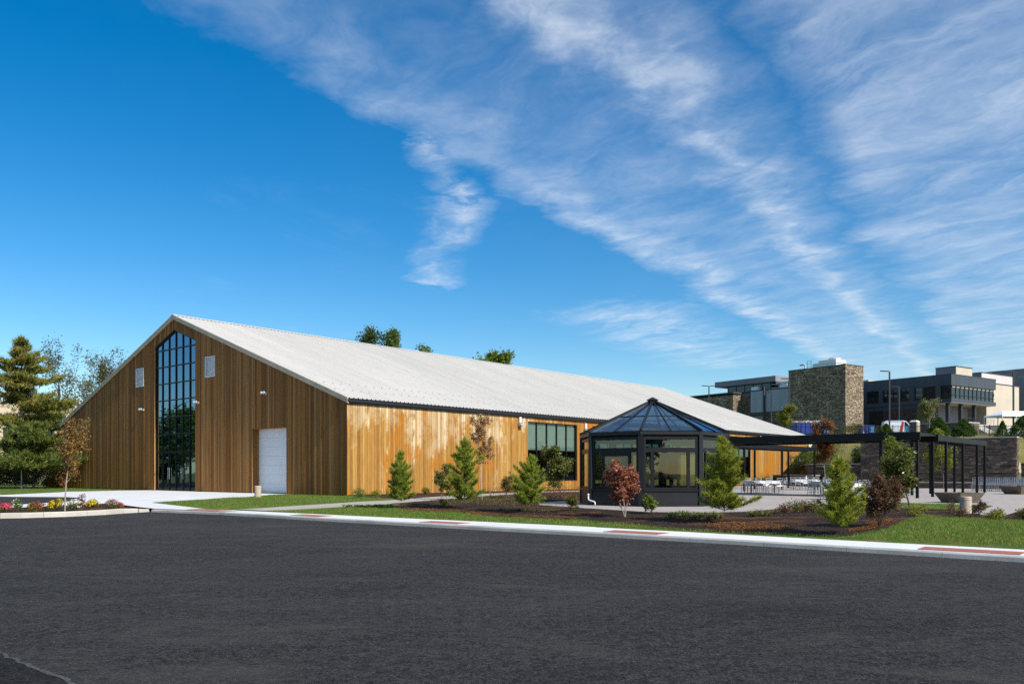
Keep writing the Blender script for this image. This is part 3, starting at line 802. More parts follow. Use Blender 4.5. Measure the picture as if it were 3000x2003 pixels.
def strips(length, step, extra, opens):
    cuts = set(round(i * step, 4) for i in range(int(length / step) + 1)) | {length} | set(extra)
    for o in opens: cuts |= {o[0], o[1]}
    cuts = sorted(cuts); out = [cuts[0]]
    for c in cuts[1:]:
        hard = any(abs(c - x) < 1e-6 for x in extra) or any(abs(c - o[0]) < 1e-6 or abs(c - o[1]) < 1e-6 for o in opens) or c == length
        if c - out[-1] < 0.06:
            if hard: out[-1] = c
            continue
        out.append(c)
    return list(zip(out[:-1], out[1:]))
def pieces(a, b, opens, bot, top):
    """solid pieces of a strip a..b as (z0a, z0b, z1a, z1b)"""
    m = (a + b) / 2
    e = 1e-4
    lo = (bot, bot); res = []
    hits = sorted([o for o in opens if o[0] - 1e-6 <= m <= o[1] + 1e-6], key=lambda o: o[2](m))
    for o in hits:
        if o[2](m) - max(lo) > 0.03: res.append((*lo, o[2](a), o[2](b)))
        lo = (o[3](a + e), o[3](b - e))
    res.append((*lo, top(a + e), top(b - e)))
    return res
def plate(a, b, pc, d0, d1, face, gap=0.0):
    """board between depth d0 and d1 outwards of the wall plane"""
    z0a, z0b, z1a, z1b = pc
    ring = [(a + gap, z0a), (b - gap, z0b), (b - gap, z1b), (a + gap, z1a)]
    if face == 'gable':
        return [(-d0, s, z) for s, z in ring] + [(-d1, s, z) for s, z in ring]
    return [(s, -d0, z) for s, z in ring] + [(s, -d1, z) for s, z in ring]
PF = [(0, 1, 2, 3), (7, 6, 5, 4), (0, 4, 5, 1), (1, 5, 6, 2), (2, 6, 7, 3), (3, 7, 4, 0)]
rest = MB(); backing = MB(); n_board = 0
for a, b in strips(BW, 50, [MID], g_open):
    for pc in pieces(a, b, g_open, 0, lambda y: roof_at(y) - 0.06): backing.add(plate(a, b, pc, -0.22, 0.0, 'gable'), PF)
for a, b in strips(BL, 80, [], l_open):
    for pc in pieces(a, b, l_open, 0, lambda s: EAVE - 0.08): backing.add(plate(a, b, pc, -0.22, 0.0, 'long'), PF)
backing.box(BL - 0.22, BL, 0.22, BW, 0, EAVE)                      # far gable and far long wall
backing.add([(BL - .22, 0, EAVE), (BL - .22, BW, EAVE), (BL - .22, MID, RIDGE - .06), (BL, 0, EAVE), (BL, BW, EAVE), (BL, MID, RIDGE - .06)], [(0, 1, 2), (5, 4, 3), (0, 3, 4, 1), (1, 4, 5, 2), (2, 5, 3, 0)])
backing.box(0.22, BL - 0.22, BW - 0.22, BW, 0, EAVE)
backing.build('wall', 'backing', barn)
MB().box(0.3, BL - .3, 0.3, BW - .3, 0.0, 0.02).build('floor', 'interior_dark', barn)
for face, length, opens, top in (('gable', BW, g_open, lambda y: roof_at(y) - 0.10), ('long', BL, l_open, lambda s: EAVE - 0.12)):
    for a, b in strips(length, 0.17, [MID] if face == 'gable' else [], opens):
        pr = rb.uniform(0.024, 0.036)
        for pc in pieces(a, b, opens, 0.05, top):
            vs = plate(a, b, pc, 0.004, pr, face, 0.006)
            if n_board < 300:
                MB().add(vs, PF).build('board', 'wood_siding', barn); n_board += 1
            else:
                rest.add(vs, PF)
o = rest.build('boards', 'wood_siding', barn); o['kind'] = 'stuff'
MB().box(-0.045, 0.0, -0.05, -0.036, 0.04, EAVE - .1).build('corner_trim', 'wood_siding', barn)

# ribbed roof slopes
def roof_slope(side):
    per, rw, rh = 0.305, 0.05, 0.045
    x0, x1 = -0.16, BL + 0.16
    prof = []
    x = x0
    while x < x1 - 0.02:
        prof += [(x, 0), (x + per / 2 - rw, 0), (x + per / 2 - rw * .55, rh), (x + per / 2 + rw * .55, rh), (x + per / 2 + rw, 0)]
        x += per
    prof.append((x1, 0))
    ya, yb = -0.20, MID
    mb = MB(); vs = []; n = len(prof)
    for x, h in prof:
        for y in (ya, yb):
            z = EAVE + SLOPE * y + h
            vs.append((x, y if side == 0 else BW - y, z))
    fs = [(2 * i, 2 * i + 2, 2 * i + 3, 2 * i + 1) for i in range(n - 1)]
    return mb.add(vs, fs).build('roof_slope', 'roof_metal', barn)
roof_near = roof_slope(0); roof_slope(1)
MB().prism([(-0.17, MID - .22, RIDGE - .02), (-0.17, MID, RIDGE + .075), (-0.17, MID + .22, RIDGE - .02), (-0.17, MID, RIDGE + .03)], (BL + .34, 0, 0)).build('ridge_cap', 'roof_metal', barn)
for s in (0, 1):
    f = (lambda y: y) if s == 0 else (lambda y: BW - y)
    ring = [(-0.14, f(-0.2), EAVE - SLOPE * .2 - .02), (-0.14, f(MID), RIDGE - .02), (-0.14, f(MID), RIDGE - .27), (-0.14, f(-0.2), EAVE - SLOPE * .2 - .27)]
    MB().prism(ring, (0.09, 0, 0)).build('rake_board', 'rake_tan', barn)
    ring = [(-0.165, f(-0.2), EAVE - SLOPE * .2 + .03), (-0.165, f(MID), RIDGE + .03), (-0.165, f(MID), RIDGE - .06), (-0.165, f(-0.2), EAVE - SLOPE * .2 - .06)]
    MB().prism(ring, (0.022, 0, 0)).build('rake_flashing', 'rake_tan', barn)
MB().prism([(-0.13, -0.22, EAVE - .11), (-0.13, -0.045, EAVE - .09), (-0.13, -0.045, EAVE - .34), (-0.13, -0.17, EAVE - .34), (-0.13, -0.22, EAVE - .27)], (BL + .26, 0, 0)).build('gutter', 'gutter_black', barn)
sg = MB().box(-0.02, 0.02, -0.05, 0.05, 0, 0.01).box(-0.06, 0.06, -0.006, 0.006, 0.0, 0.075).box(-0.06, 0.06, 0.0, 0.02, 0.06, 0.085).mesh('snow_guard', 'lamp_grey')
for row, y in ((0, 1.35), (1, 2.75)):
    x = 0.25 + row * 0.3
    while x < BL:
        o = link('snow_guard', sg, roof_near, (x, y, EAVE + SLOPE * y + 0.004)); o.rotation_euler = (math.atan(SLOPE), 0, 0)
        x += 0.61

# tall pointed gable window with entrance doors at its foot
def lerp(a, b, t): return a + (b - a) * t
cols = [lerp(WIN[0], WIN[1], i / 6) for i in range(7)]
rows = [2.70, 3.92, 5.09, 6.26, 7.43, 8.60, 9.77]
fx0, fx1 = 0.06, 0.20                                     # set back into the wall
wf = MB()
for i, c in enumerate(cols):
    a = 0.05 if 0 < i < 6 else 0.06
    cc = c + (0.055 if i == 0 else -0.055 if i == 6 else 0)
    wf.box(fx0, fx1, cc - a / 2, cc + a / 2, 0.0, win_top(cc) - 0.03)
for z in rows:
    wf.box(fx0 + .006, fx1 - .006, WIN[0] + .03, WIN[1] - .03, z - 0.035, z + 0.035)
for s in (0, 1):
    y0, y1 = (WIN[0], MID) if s == 0 else (WIN[1], MID)
    wf.prism([(fx0 + .003, y0, win_top(y0) - .005), (fx0 + .003, y1, win_top(MID) - .005), (fx0 + .003, y1, win_top(MID) - .10), (fx0 + .003, y0, win_top(y0) - .10)], (fx1 - fx0 - .006, 0, 0))
win = wf.build('window', 'frame_black', barn)
rv = MB()
for yy, t in ((WIN[0], -1), (WIN[1], 1)):
    y0, y1 = sorted((yy, yy + 0.0 - t * 0.018))
    rv.box(-0.034, 0.058, y0, y1, 0.03, win_top(yy) - .02)
rv.build('window_reveal', 'wood_siding', barn)
gx = 0.13
zs_ = [0.06, ] + rows
for i in range(6):
    y0, y1 = cols[i] + 0.03, cols[i + 1] - 0.03
    zlist = [2.70] + rows[1:] + [None]
    for k in range(len(zlist) - 1):
        z0 = zlist[k] + 0.037
        if zlist[k + 1] is not None:
            z1a = z1b = zlist[k + 1] - 0.037
        else:
            z1a, z1b = win_top(y0) - 0.10, win_top(y1) - 0.10
            if max(z1a, z1b) - z0 < 0.05: continue
            z1a, z1b = max(z1a, z0 + .005), max(z1b, z0 + .005)
        tl = rb.uniform(-.0012, .0012)
        MB().add([(gx + tl, y0, z0), (gx - tl, y1, z0), (gx - tl, y1, z1b), (gx + tl, y0, z1a)], [(0, 1, 2, 3)]).build('pane', 'mirror_glass', win)
for i in range(6):                                     # six leaves at the foot: two pairs of doors between side lights
    y0, y1 = cols[i] + 0.035, cols[i + 1] - 0.035
    df = MB(); st = 0.05 if i in (0, 5) else 0.085
    df.box(0.10, 0.16, y0, y0 + st, 0.03, 2.66).box(0.10, 0.16, y1 - st, y1, 0.03, 2.66)
    df.box(0.105, 0.155, y0 + st, y1 - st, 2.66 - st, 2.66).box(0.105, 0.155, y0 + st, y1 - st, 0.03, 0.22)
    dr = df.build('door' if 0 < i < 5 else 'side_light', 'frame_black', barn)
    MB().add([(gx, y0 + st, 0.22), (gx, y1 - st, 0.22), (gx, y1 - st, 2.66 - st), (gx, y0 + st, 2.66 - st)], [(0, 1, 2, 3)]).build('pane', 'mirror_glass', dr)
    if 0 < i < 5:
        yy = y1 - .06 if i % 2 else y0 + .06
        MB().bar((0.05, yy, 0.8), (0.05, yy, 1.6), 0.03).bar((0.05, yy, .9), (0.11, yy, .9), .02).bar((0.05, yy, 1.5), (0.11, yy, 1.5), .02).build('handle', 'silver', dr)
# louvred vents
for a, b, c, d in LOUV:
    fr = MB().box(-0.05, 0.02, a, a + .05, c, d).box(-0.05, 0.02, b - .05, b, c, d).box(-0.045, 0.02, a + .05, b - .05, d - .05, d).box(-0.045, 0.02, a + .05, b - .05, c, c + .05)
    fr.box(0.05, 0.07, a, b, c, d)
    lv = fr.build('louvred_vent', 'louvre_grey', barn)
    n = 10
    for k in range(n):
        z = lerp(c + .07, d - .06, k / (n - 1))
        MB().obox((-0.012, (a + b) / 2, z), (0, 1, 0), (0.78, 0, 0.62), (-0.62, 0, 0.78), (b - a) / 2 - .055, 0.05, 0.006).build('slat', 'louvre_grey', lv)
# overhead door, set deep in a timber lined opening
rv = MB()
rv.box(-0.034, 0.52, GAR[1] - .02, GAR[1] - .002, 0.03, GAR[2]).box(-0.034, 0.52, GAR[0] + .002, GAR[0] + .02, 0.03, GAR[2]).box(-0.033, 0.52, GAR[0] + .02, GAR[1] - .02, GAR[2] - .02, GAR[2] - .002)
rv.build('door_reveal', 'wood_siding', barn)
od = MB().box(0.50, 0.53, GAR[0] - .3, GAR[1] + .3, 0, GAR[2] + .3).build('overhead_door', 'door_white', barn)
n = 7; hh = (GAR[2] - .02 - .03) / n
for k in range(n):
    z0 = 0.03 + k * hh
    MB().box(0.455, 0.498, GAR[0] + .022, GAR[1] - .022, z0 + .002, z0 + hh - .002).build('door_panel', 'door_white', od, bevel=0.008)
# side windows with blinds drawn half way down
for wi, (a, b) in enumerate(LW):
    nc = 5 if wi < 3 else 8
    cs = [lerp(a, b, i / nc) for i in range(nc + 1)]
    fr = MB(); ya, yb = 0.09, 0.19
    for i, c in enumerate(cs):
        cc = c + (.035 if i == 0 else -.035 if i == nc else 0)
        fr.box(cc - .035, cc + .035, ya, yb, LZ0, LZ1)
    zt = 2.79
    for z, h in ((LZ0 + .035, .035), (zt, .03), (LZ1 - .035, .035)):
        fr.box(a + .01, b - .01, ya + .005, yb - .005, z - h, z + h)
    wn = fr.build('side_window', 'frame_black', barn)
    for i in range(nc):
        for (z0, z1) in ((LZ0 + .07, zt - .03), (zt + .03, LZ1 - .07)):
            tl = rb.uniform(-.001, .001)
            MB().add([(cs[i] + .036, .14 + tl, z0), (cs[i + 1] - .036, .14 - tl, z0), (cs[i + 1] - .036, .14 - tl, z1), (cs[i] + .036, .14 + tl, z1)], [(0, 1, 2, 3)]).build('pane', 'window_glass', wn)
        MB().box(cs[i] + .03, cs[i + 1] - .03, 0.21, 0.216, zt - .02, LZ1 - .03).build('blind', 'blind', wn)
    rvl = MB().box(a - .0, a + .02, -.03, .088, LZ0, LZ1).box(b - .02, b, -.03, .088, LZ0, LZ1).box(a + .02, b - .02, -.029, .088, LZ1 - .02, LZ1 - .002).box(a + .02, b - .02, -.05, .088, LZ0, LZ0 + .03)
    rvl.build('window_reveal', 'wood_siding' if wi != 3 else 'frame_black', barn)
    MB().box(a - 1, b + 1, 4.0, 4.1, 0.1, EAVE - .5).build('partition', 'interior_dark', barn)

# wall lights on the barn
def wall_light(name, label, loc, rz, style, group='barn wall lights'):
    t = thing(name, label, 'wall light', loc, rz, group)        # local -y points away from the wall
    if style == 'flood':
        MB().lathe([(0.001, 0), (0.09, 0), (0.09, .05), (0.001, .05)], 12).build('mounting_plate', 'lamp_grey', t).rotation_euler = (R(90), 0, 0)
        MB().tube([(0, -.05, 0), (0, -.16, .05), (0, -.22, .06)], .02, 6).build('arm', 'lamp_grey', t)
        for sx in (-1, 1):
            h = MB().lathe([(0.02, .10), (.055, .09), (.085, .02), (.10, -.03), (.09, -.04), (.02, -.035)], 12).build('lamp_head', 'silver' if sx > 0 else 'lamp_grey', t, smooth=True)
            h.location = (sx * .12, -.25, .02); h.rotation_euler = (R(35), R(sx * 30), 0)
    else:
        MB().box(-.10, .10, -.12, 0, .05, .42).build('housing', 'white_paint', t, bevel=.012)
        MB().tube([(0, -.06, .42), (0, -.06, .75)], .012, 5).build('conduit', 'lamp_grey', t)
        MB().prism([(-.16, -.02, .02), (-.16, -.34, -.10), (-.16, -.34, -.20), (-.16, -.05, -.22)], (.32, 0, 0)).build('lamp_head', 'lamp_grey', t, bevel=.01)
        MB().box(-.10, .10, -.05, 0, -.26, .04).build('bracket', 'frame_black', t)
q = lambda u, v, z: P(u, v, ZS + z)
wall_light('wall_light', 'twin-head silver floodlight on gable between louvre and tall window, towards the overhead door', q(15.45, -.036, 5.85), ANG - R(90), 'flood')
wall_light('wall_light', 'twin-head silver floodlight on gable beside the tall window, towards the pine trees', q(23.1, -.036, 5.75), ANG - R(90), 'flood')
wall_light('wall_light', 'twin-head silver floodlight high on gable above the white overhead door', q(7.6, -.036, 5.98), ANG - R(90), 'flood')
wall_light('wall_light', 'white box wall light under gutter just before first side window', q(-.036, 14.4, 4.55), ANG, 'box')
wall_light('wall_light', 'grey wall light under gutter between the two side windows near the glass pavilion', q(-.036, 21.95, 4.45), ANG, 'box')
wall_light('wall_light', 'white wall light under gutter far along the barn above black canopy', q(-.036, 52.5, 4.55), ANG, 'box')

# ------------------------------------------------------------------ glass pavilion
PC = Vector((5.63, 33.4, ZS + 0.012)); PR = 2.9; PE = 2.74
pav = thing('glass_pavilion', 'octagonal black-framed glass pavilion with pointed glass roof beside the barn', 'pavilion', PC)
def oct_v(k, r=PR): a = R(-18 + 45 * k); return Vector((r * math.sin(a), -r * math.cos(a), 0))
apex = Vector((0, 0, 4.12))
MB().prism([oct_v(k, PR + .12) for k in range(8)], (0, 0, 0.05)).build('plinth', 'pavilion_frame', pav)
for k in range(8):
    a, b = oct_v(k), oct_v(k + 1)
    d = (b - a).normalized(); L = (b - a).length; nr = Vector((d.y, -d.x, 0))
    if nr.dot(a) < 0: nr = -nr
    def at_(s, z, out=0.0): return a + d * s + nr * out + Vector((0, 0, z))
    # corner post
    c = MB()
    nv = a.normalized(); tv = Vector((-nv.y, nv.x, 0))
    c.obox(a * 1.0 + Vector((0, 0, PE / 2 + .02)), nv, tv, (0, 0, 1), .07, .085, PE / 2 - .03)
    c.build('corner_post', 'pavilion_frame', pav)
    m = lambda: MB()
    def slab(name, s0, s1, z0, z1, t=.05, mat='frame_black', parent=pav, out=0.0, bevel=0):
        return MB().obox(at_((s0 + s1) / 2, (z0 + z1) / 2, out), d, nr, (0, 0, 1), (s1 - s0) / 2, t / 2, (z1 - z0) / 2).build(name, mat, parent, bevel=bevel)
    e0, e1 = .085, L - .085
    slab('base_panel', e0, e1, .05, .56, .04, 'pavilion_frame', out=.02)
    slab('sill', e0 - .01, e1 + .01, .56, .64, .12, 'frame_black', out=.03)
    fr = MB()
    def fb(s0, s1, z0, z1, t=.07, out=0.0): fr.obox(at_((s0 + s1) / 2, (z0 + z1) / 2, out), d, nr, (0, 0, 1), (s1 - s0) / 2, t / 2, (z1 - z0) / 2)
    fb(e0, e0 + .09, .64, 2.58); fb(e1 - .09, e1, .64, 2.58)
    fb(e0 + .09, e1 - .09, 2.00, 2.17, .066); fb(e0 + .09, e1 - .09, 2.47, 2.58, .066); fb(e0 + .09, e1 - .09, .64, .70, .066)
    if k in (7, 5):                                          # heavier frame: opening sash in the middle
        w0, w1 = L * .27, L * .76
        fb(w0 - .10, w0, .70, 2.0); fb(w1, w1 + .10, .70, 2.0)
        fb(w0, w1, 1.86, 2.0, .075); fb(w0, w1, .70, .80, .075)
        bays = [(e0 + .09, w0 - .10, .70, 2.0), (w0, w1, .80, 1.86), (w1 + .10, e1 - .09, .70, 2.0)]
    else:
        w0, w1 = L * .22, L * .77
        fb(w0 - .12, w0 - .055, .70, 2.0); fb(w0 - .04, w0, .70, 2.0, .05); fb(w1, w1 + .12, .70, 2.0)
        bays = [(e0 + .09, w0 - .12, .70, 2.0), (w0, w1, .70, 2.0), (w1 + .12, e1 - .09, .70, 2.0)]
    wnd = fr.build('window', 'frame_black', pav)
    for (s0, s1, z0, z1) in bays + [(e0 + .09, e1 - .09, 2.17, 2.47)]:
        MB().add([at_(s0, z0), at_(s1, z0), at_(s1, z1), at_(s0, z1)], [(0, 1, 2, 3)]).build('pane', 'pavilion_glass', wnd)
    # eaves fascia
    a2, b2 = oct_v(k, PR + .10), oct_v(k + 1, PR + .10); a3, b3 = oct_v(k, PR - .05), oct_v(k + 1, PR - .05)
    zz = Vector((0, 0, 1))
    MB().add([a2 + zz * 2.65, b2 + zz * 2.65, b2 + zz * 2.76, a2 + zz * 2.76, a3 + zz * 2.58, b3 + zz * 2.58, b3 + zz * 2.80, a3 + zz * 2.80],
             [(0, 1, 2, 3), (3, 2, 6, 7), (0, 4, 5, 1), (4, 7, 6, 5), (0, 3, 7, 4), (1, 5, 6, 2)]).build('eaves_fascia', 'pavilion_frame', pav)
    # roof: hip bar, two bars, mid purlin and six panes
    ea, eb = oct_v(k, PR + .09) + zz * 2.785, oct_v(k + 1, PR + .09) + zz * 2.785
    tp = apex
    def rp(s, t): return (ea.lerp(eb, s)).lerp(tp, t)
    MB().bar(ea + Vector((0, 0, .02)), tp + Vector((0, 0, .02)), .075, .09).build('hip_bar', 'pavilion_frame', pav)
    rbk = MB()
    for s in (.5,):
        rbk.bar(rp(s, 0), rp(s, .93), .04, .05)
    rbk.bar(rp(0.02, .47), rp(.98, .47), .035, .04)
    rf = rbk.build('roof_light', 'pavilion_frame', pav)
    for s0, s1 in ((.02, .49), (.51, .98)):
        for t0, t1 in ((0.01, .465), (.475, .93)):
            MB().add([rp(s0, t0), rp(s1, t0), rp(s1, t1), rp(s0, t1)], [(0, 1, 2, 3)]).build('pane', 'roof_glass', rf)
MB().prism([Vector((.26 * math.sin(R(-18 + 45 * k)), -.26 * math.cos(R(-18 + 45 * k)), 3.98)) for k in range(8)], (0, 0, .05)).build('cap_collar', 'pavilion_frame', pav)
MB().lathe([(.20, 4.03), (.20, 4.13), (.27, 4.14), (.03, 4.26)], 8).build('roof_cap', 'pavilion_frame', pav)
# white overflow pipe at the pavilion corner
c0 = oct_v(7, PR + .10)
pp = [(0, 0, .42), (0, 0, .26), (.02, -.03, .20), (.10, -.10, .17), (.21, -.2, .14), (.235, -.225, .10), (.235, -.225, .0)]
pipe = MB().tube([Vector(p) for p in pp], .028, 8).tube([(0, 0, .36), (0, 0, .44)], .038, 8).build('drain_pipe', 'pipe_white', smooth=True)
pipe.location = PC + c0 + Vector((-.03, -.03, 0))
tag(pipe, 'white bent drain pipe standing at the corner of the glass pavilion', 'pipe')

# ------------------------------------------------------------------ black steel pergolas on the terrace
PTOP = 3.22
ZT = ZS + 0.012
pg = thing('pergola', 'black steel canopy running from the barn across the terrace with two open wings', 'pergola', (B0.x, B0.y, ZT), ANG)
def pbox(name, v0, v1, u0, u1, z0, z1, mat='black_metal', bevel=0.0):
    return MB().box(v0, v1, u0, u1, z0, z1).build(name, mat, pg, bevel=bevel)
pbox('canopy_roof', 15.08, 18.4, -24.7, -12.0, PTOP - .12, PTOP - .02)
pbox('front_fascia', 15.0, 15.08, -24.8, -12.0, PTOP - .38, PTOP)
pbox('rear_fascia', 18.4, 18.48, -24.8, -12.0, PTOP - .38, PTOP)
for u in np.arange(-23.5, -12.2, 2.3):
    pbox('cross_beam', 15.08, 18.4, u - .05, u + .05, PTOP - .33, PTOP - .13)
for (ua, ub, vend, vs_) in ((-9.4, -11.5, 37.2, (15.3, 18.1, 24.2, 30.5, 36.8)), (-22.9, -24.6, 30.6, (15.3, 18.1, 20.8, 24.6, 28.2, 30.3))):
    for u in (ua, ub):
        pbox('side_beam', 18.49, vend, u - .07, u + .07, PTOP - .30, PTOP - .01)
        for v in vs_:
            w = .062
            pbox('post', v - w, v + w, u - w, u + w, 0.0, PTOP - .31 if v > 18.3 else PTOP - .385)
    pbox('end_beam', vend, vend + .1, ub - .07, ua + .07, PTOP - .30, PTOP - .012)
    for v in np.arange(19.4, vend - .5, 1.05):
        pbox('slat', v - .025, v + .025, ub + .07, ua - .07, PTOP - .26, PTOP - .06)

# ------------------------------------------------------------------ stone walls at the back of the terrace
def stone_wall(name, label, pts, h, seed, depth=0.5, sw=(.22, .62), sh=(.07, .15), cap=True, mat='ledge_stone'):
    """pts: plan polyline in (u, v); stones face the side to the left of travel when seen from the terrace"""
    rr = random.Random(seed)
    o = P(*pts[0], ZT - 0.02)
    t = thing(name, label, 'wall', o, 0)
    core = MB(); st = MB(); cp = MB()
    for (a, b) in zip(pts[:-1], pts[1:]):
        A, B = P(*a, ZT) - o, P(*b, ZT) - o
        d = (B - A).normalized(); L = (B - A).length; nrm = Vector((d.y, -d.x, 0))
        if nrm.dot(V) > 0: nrm = -nrm                        # outward, towards the terrace
        core.obox((A + B) / 2 - nrm * depth / 2 + Vector((0, 0, h / 2)), d, nrm, (0, 0, 1), L / 2, depth / 2, h / 2)
        def course(A, d, nrm, L):
            z = 0.0
            while z < h - .03:
                hh = min(rr.uniform(*sh), h - z); s = -rr.uniform(0, .2)
                while s < L:
                    w = rr.uniform(*sw); s0, s1 = max(0, s), min(L, s + w)
                    if s1 - s0 > .04:
                        pr = rr.uniform(.01, .06)
                        st.obox(A + d * ((s0 + s1) / 2) + nrm * (pr / 2 - .01) + Vector((0, 0, z + hh / 2)), d, nrm, (0, 0, 1), (s1 - s0) / 2 - .007, pr / 2 + .01, hh / 2 - .006)
                    s += w
                z += hh
        course(A, d, nrm, L)
        for E, dd in ((A, -d), (B, d)):                       # the ends
            course(E if dd.dot(d) > 0 else E - nrm * depth, -nrm if dd.dot(d) > 0 else nrm, dd, depth)
        if cap:
            cp.obox((A + B) / 2 - nrm * (depth / 2 - .03) + Vector((0, 0, h + .045)), d, nrm, (0, 0, 1), L / 2 + .05, depth / 2 + .07, .04)
    core.build('core', 'soil', t)
    s = st.build('stones', mat, t); s['kind'] = 'stuff'
    if cap: cp.build('coping', 'coping', t)
    return t
stone_wall('retaining_wall', 'tall dry-laid stone retaining wall behind the terrace and chair rows', [(-12.4, 45), (-23.9, 45)], 3.92, 1, .9)
stone_wall('terrace_wall', 'low stone terrace wall between the barn and the tall retaining wall', [(-1.5, 59.4), (-7.6, 46.6), (-12.3, 45.9)], 1.95, 2)
stone_wall('terrace_wall', 'low stone terrace wall carrying on past the end of the tall retaining wall', [(-24.1, 45.9), (-50, 45.9)], 1.95, 3)
stone_wall('planter_wall', 'small stone planter wall with shrubs at the foot of the barn\'s far end', [(-1.2, 53.0), (-5.2, 50.5), (-8.5, 44.6)], 0.95, 5)
stone_wall('seat_wall', 'low pale-topped stone seat wall in front of the tall retaining wall', [(-10.5, 43.2), (-33, 43.2)], 0.42, 4, .45)

# ------------------------------------------------------------------ terrace furniture
def chair_proto():
    t = thing('chair', '', 'chair', (0, 0, 0), 0)
    MB().box(-.20, .20, -.20, .20, .43, .465).build('seat', 'silver', t, bevel=.01)
    for sx in (-1, 1):
        MB().tube([(sx * .19, -.20, 0), (sx * .18, -.18, .44)], .016, 5).build('leg', 'silver', t)
        MB().tube([(sx * .19, .23, 0), (sx * .18, .19, .45)], .016, 5).build('leg', 'silver', t)
    bk = MB()
    for sx in (-1, 1): bk.tube([(sx * .18, .19, .45), (sx * .18, .24, .92)], .016, 5)
    for z, y in ((.91, .24), (.80, .226), (.58, .203)): bk.bar((-.18, y, z), (.18, y, z), .025)
    for x in (-.11, -.055, 0, .055, .11): bk.bar((x, .205, .58), (x, .226, .80), .015)
    bk.build('backrest', 'silver', t)
    sr = MB()
    for z in (.16, .28):
        for sx in (-1, 1): sr.bar((sx * .188, -.195, z), (sx * .188, .215, z), .016)
    sr.build('stretcher', 'silver', t)
    return t
chair0 = chair_proto(); chair_used = [False]
def place_chair(x, y, rz, label, group):
    if chair_used[0]: c = copy_tree(chair0)
    else: c = chair0; chair_used[0] = True
    c.location = (x, y, ZT); c.rotation_euler = (0, 0, rz)
    tag(c, label, 'chair', group)
rc = random.Random(21)
ORD = ['first', 'second', 'third', 'fourth', 'fifth', 'sixth', 'seventh', 'eighth', 'ninth']
def table(px, Y, w, d, rz, nch, where, short, skip=()):
    x = (px - 1500) / F * Y
    t = thing('table', 'banquet table under a white cloth, ' + where, 'table', (x, Y, ZT), rz, 'terrace tables')
    MB().box(-w / 2, w / 2, -d / 2, d / 2, .71, .74).build('table_top', 'stake_wood', t)
    for sx in (-1, 1):
        for sy in (-1, 1): MB().bar((sx * (w / 2 - .12), sy * (d / 2 - .1), 0), (sx * (w / 2 - .12), sy * (d / 2 - .1), .71), .035).build('leg', 'black_metal', t)
    # cloth with hanging sides and pointed overlay corners
    vs, fs = [], []
    n = 28; ring = []
    for k in range(n):
        a = 2 * math.pi * k / n; cx, cy = math.cos(a), math.sin(a)
        s = 1 / max(abs(cx) / (w / 2 + .012), abs(cy) / (d / 2 + .012))
        ring.append((cx * s, cy * s))
    for (a, b) in ring: vs.append((a, b, .746))
    for k, (a, b) in enumerate(ring):
        drop = .16 + .16 * (abs(math.cos(2 * math.pi * k / n * 2)) ** 3) + .02 * math.sin(k * 2.3)
        vs.append((a * 1.015, b * 1.02, .746 - drop))
    fs = [tuple(range(n))] + [(k, n + k, n + (k + 1) % n, (k + 1) % n) for k in range(n)]
    me = MB().add(vs, fs).build('tablecloth', 'tablecloth', None)
    me.location = t.location; me.rotation_euler = t.rotation_euler
    tag(me, 'white cloth with hanging points over the ' + short, 'tablecloth', 'terrace tablecloths')
    per = 2 * (w + d)
    cs = []
    nl = nch // 2 - 1
    for i in range(nl):
        xx = lerp(-w / 2 + .3, w / 2 - .3, i / max(1, nl - 1)) if nl > 1 else 0
        cs += [(xx, -d / 2 - .12, math.pi, 'near side, seat %s from the barn' % ORD[i]), (xx, d / 2 + .12, 0, 'far side, seat %s from the barn' % ORD[i])]
    cs += [(-w / 2 - .14, 0, R(90), 'at the end towards the barn'), (w / 2 + .14, 0, R(-90), 'at the end away from the barn')]
    for i, (xx, yy, a, seat) in enumerate(cs):
        if i in skip: continue
        xx += rc.uniform(-.05, .05); yy += rc.uniform(-.05, .05); a += rc.uniform(-.15, .15)
        X = x + xx * math.cos(rz) - yy * math.sin(rz); Y_ = Y + xx * math.sin(rz) + yy * math.cos(rz)
        place_chair(X, Y_, rz + a, 'silver chair at the %s, %s' % (short, seat), 'chairs at the ' + short)
    return t
table(2236, 50.5, 1.95, .80, R(6), 8, 'nearest the barn, in front of its amber wall', 'amber-wall table')
table(2357, 60.0, 1.85, 1.1, R(-10), 8, 'farthest back, under the left pergola wing', 'farthest table')
table(2408, 46.5, .85, .80, R(15), 4, 'small and square, beside the red-leaved tree', 'small square table')
table(2478, 38.5, 1.5, .80, R(4), 6, 'behind the yellow-green pine', 'table behind the pine')
vase = MB().lathe([(.06, 0), (.075, .05), (.05, .16), (.045, .22), (.06, .24)], 10).build('vase', 'white_paint', smooth=True)
vase.location = ((2362 - 1500) / F * 60, 60, ZT + .75); tag(vase, 'white vase standing on the table farthest back on the terrace', 'vase')
# chairs stored in rows in front of the seat wall
for r_ in range(3):
    for i in range(9):
        p = P(-27.2 + i * .49, 34.2 + r_ * .62)
        place_chair(p.x, p.y, ANG - R(90) + rc.uniform(-.06, .06), 'silver chair stored behind the square planter, %s row, %s from the far end' % (ORD[r_], ORD[8 - i]), 'chair rows by the planters')
for r_ in range(2):
    for i in range(5):
        p = P(-14.0 + i * .49, 37.6 + r_ * .62)
        place_chair(p.x, p.y, ANG - R(90) + rc.uniform(-.06, .06), 'silver chair stored near the rust-red maple, %s row, %s along' % (ORD[r_], ORD[4 - i]), 'chair rows near the red-leaved tree')

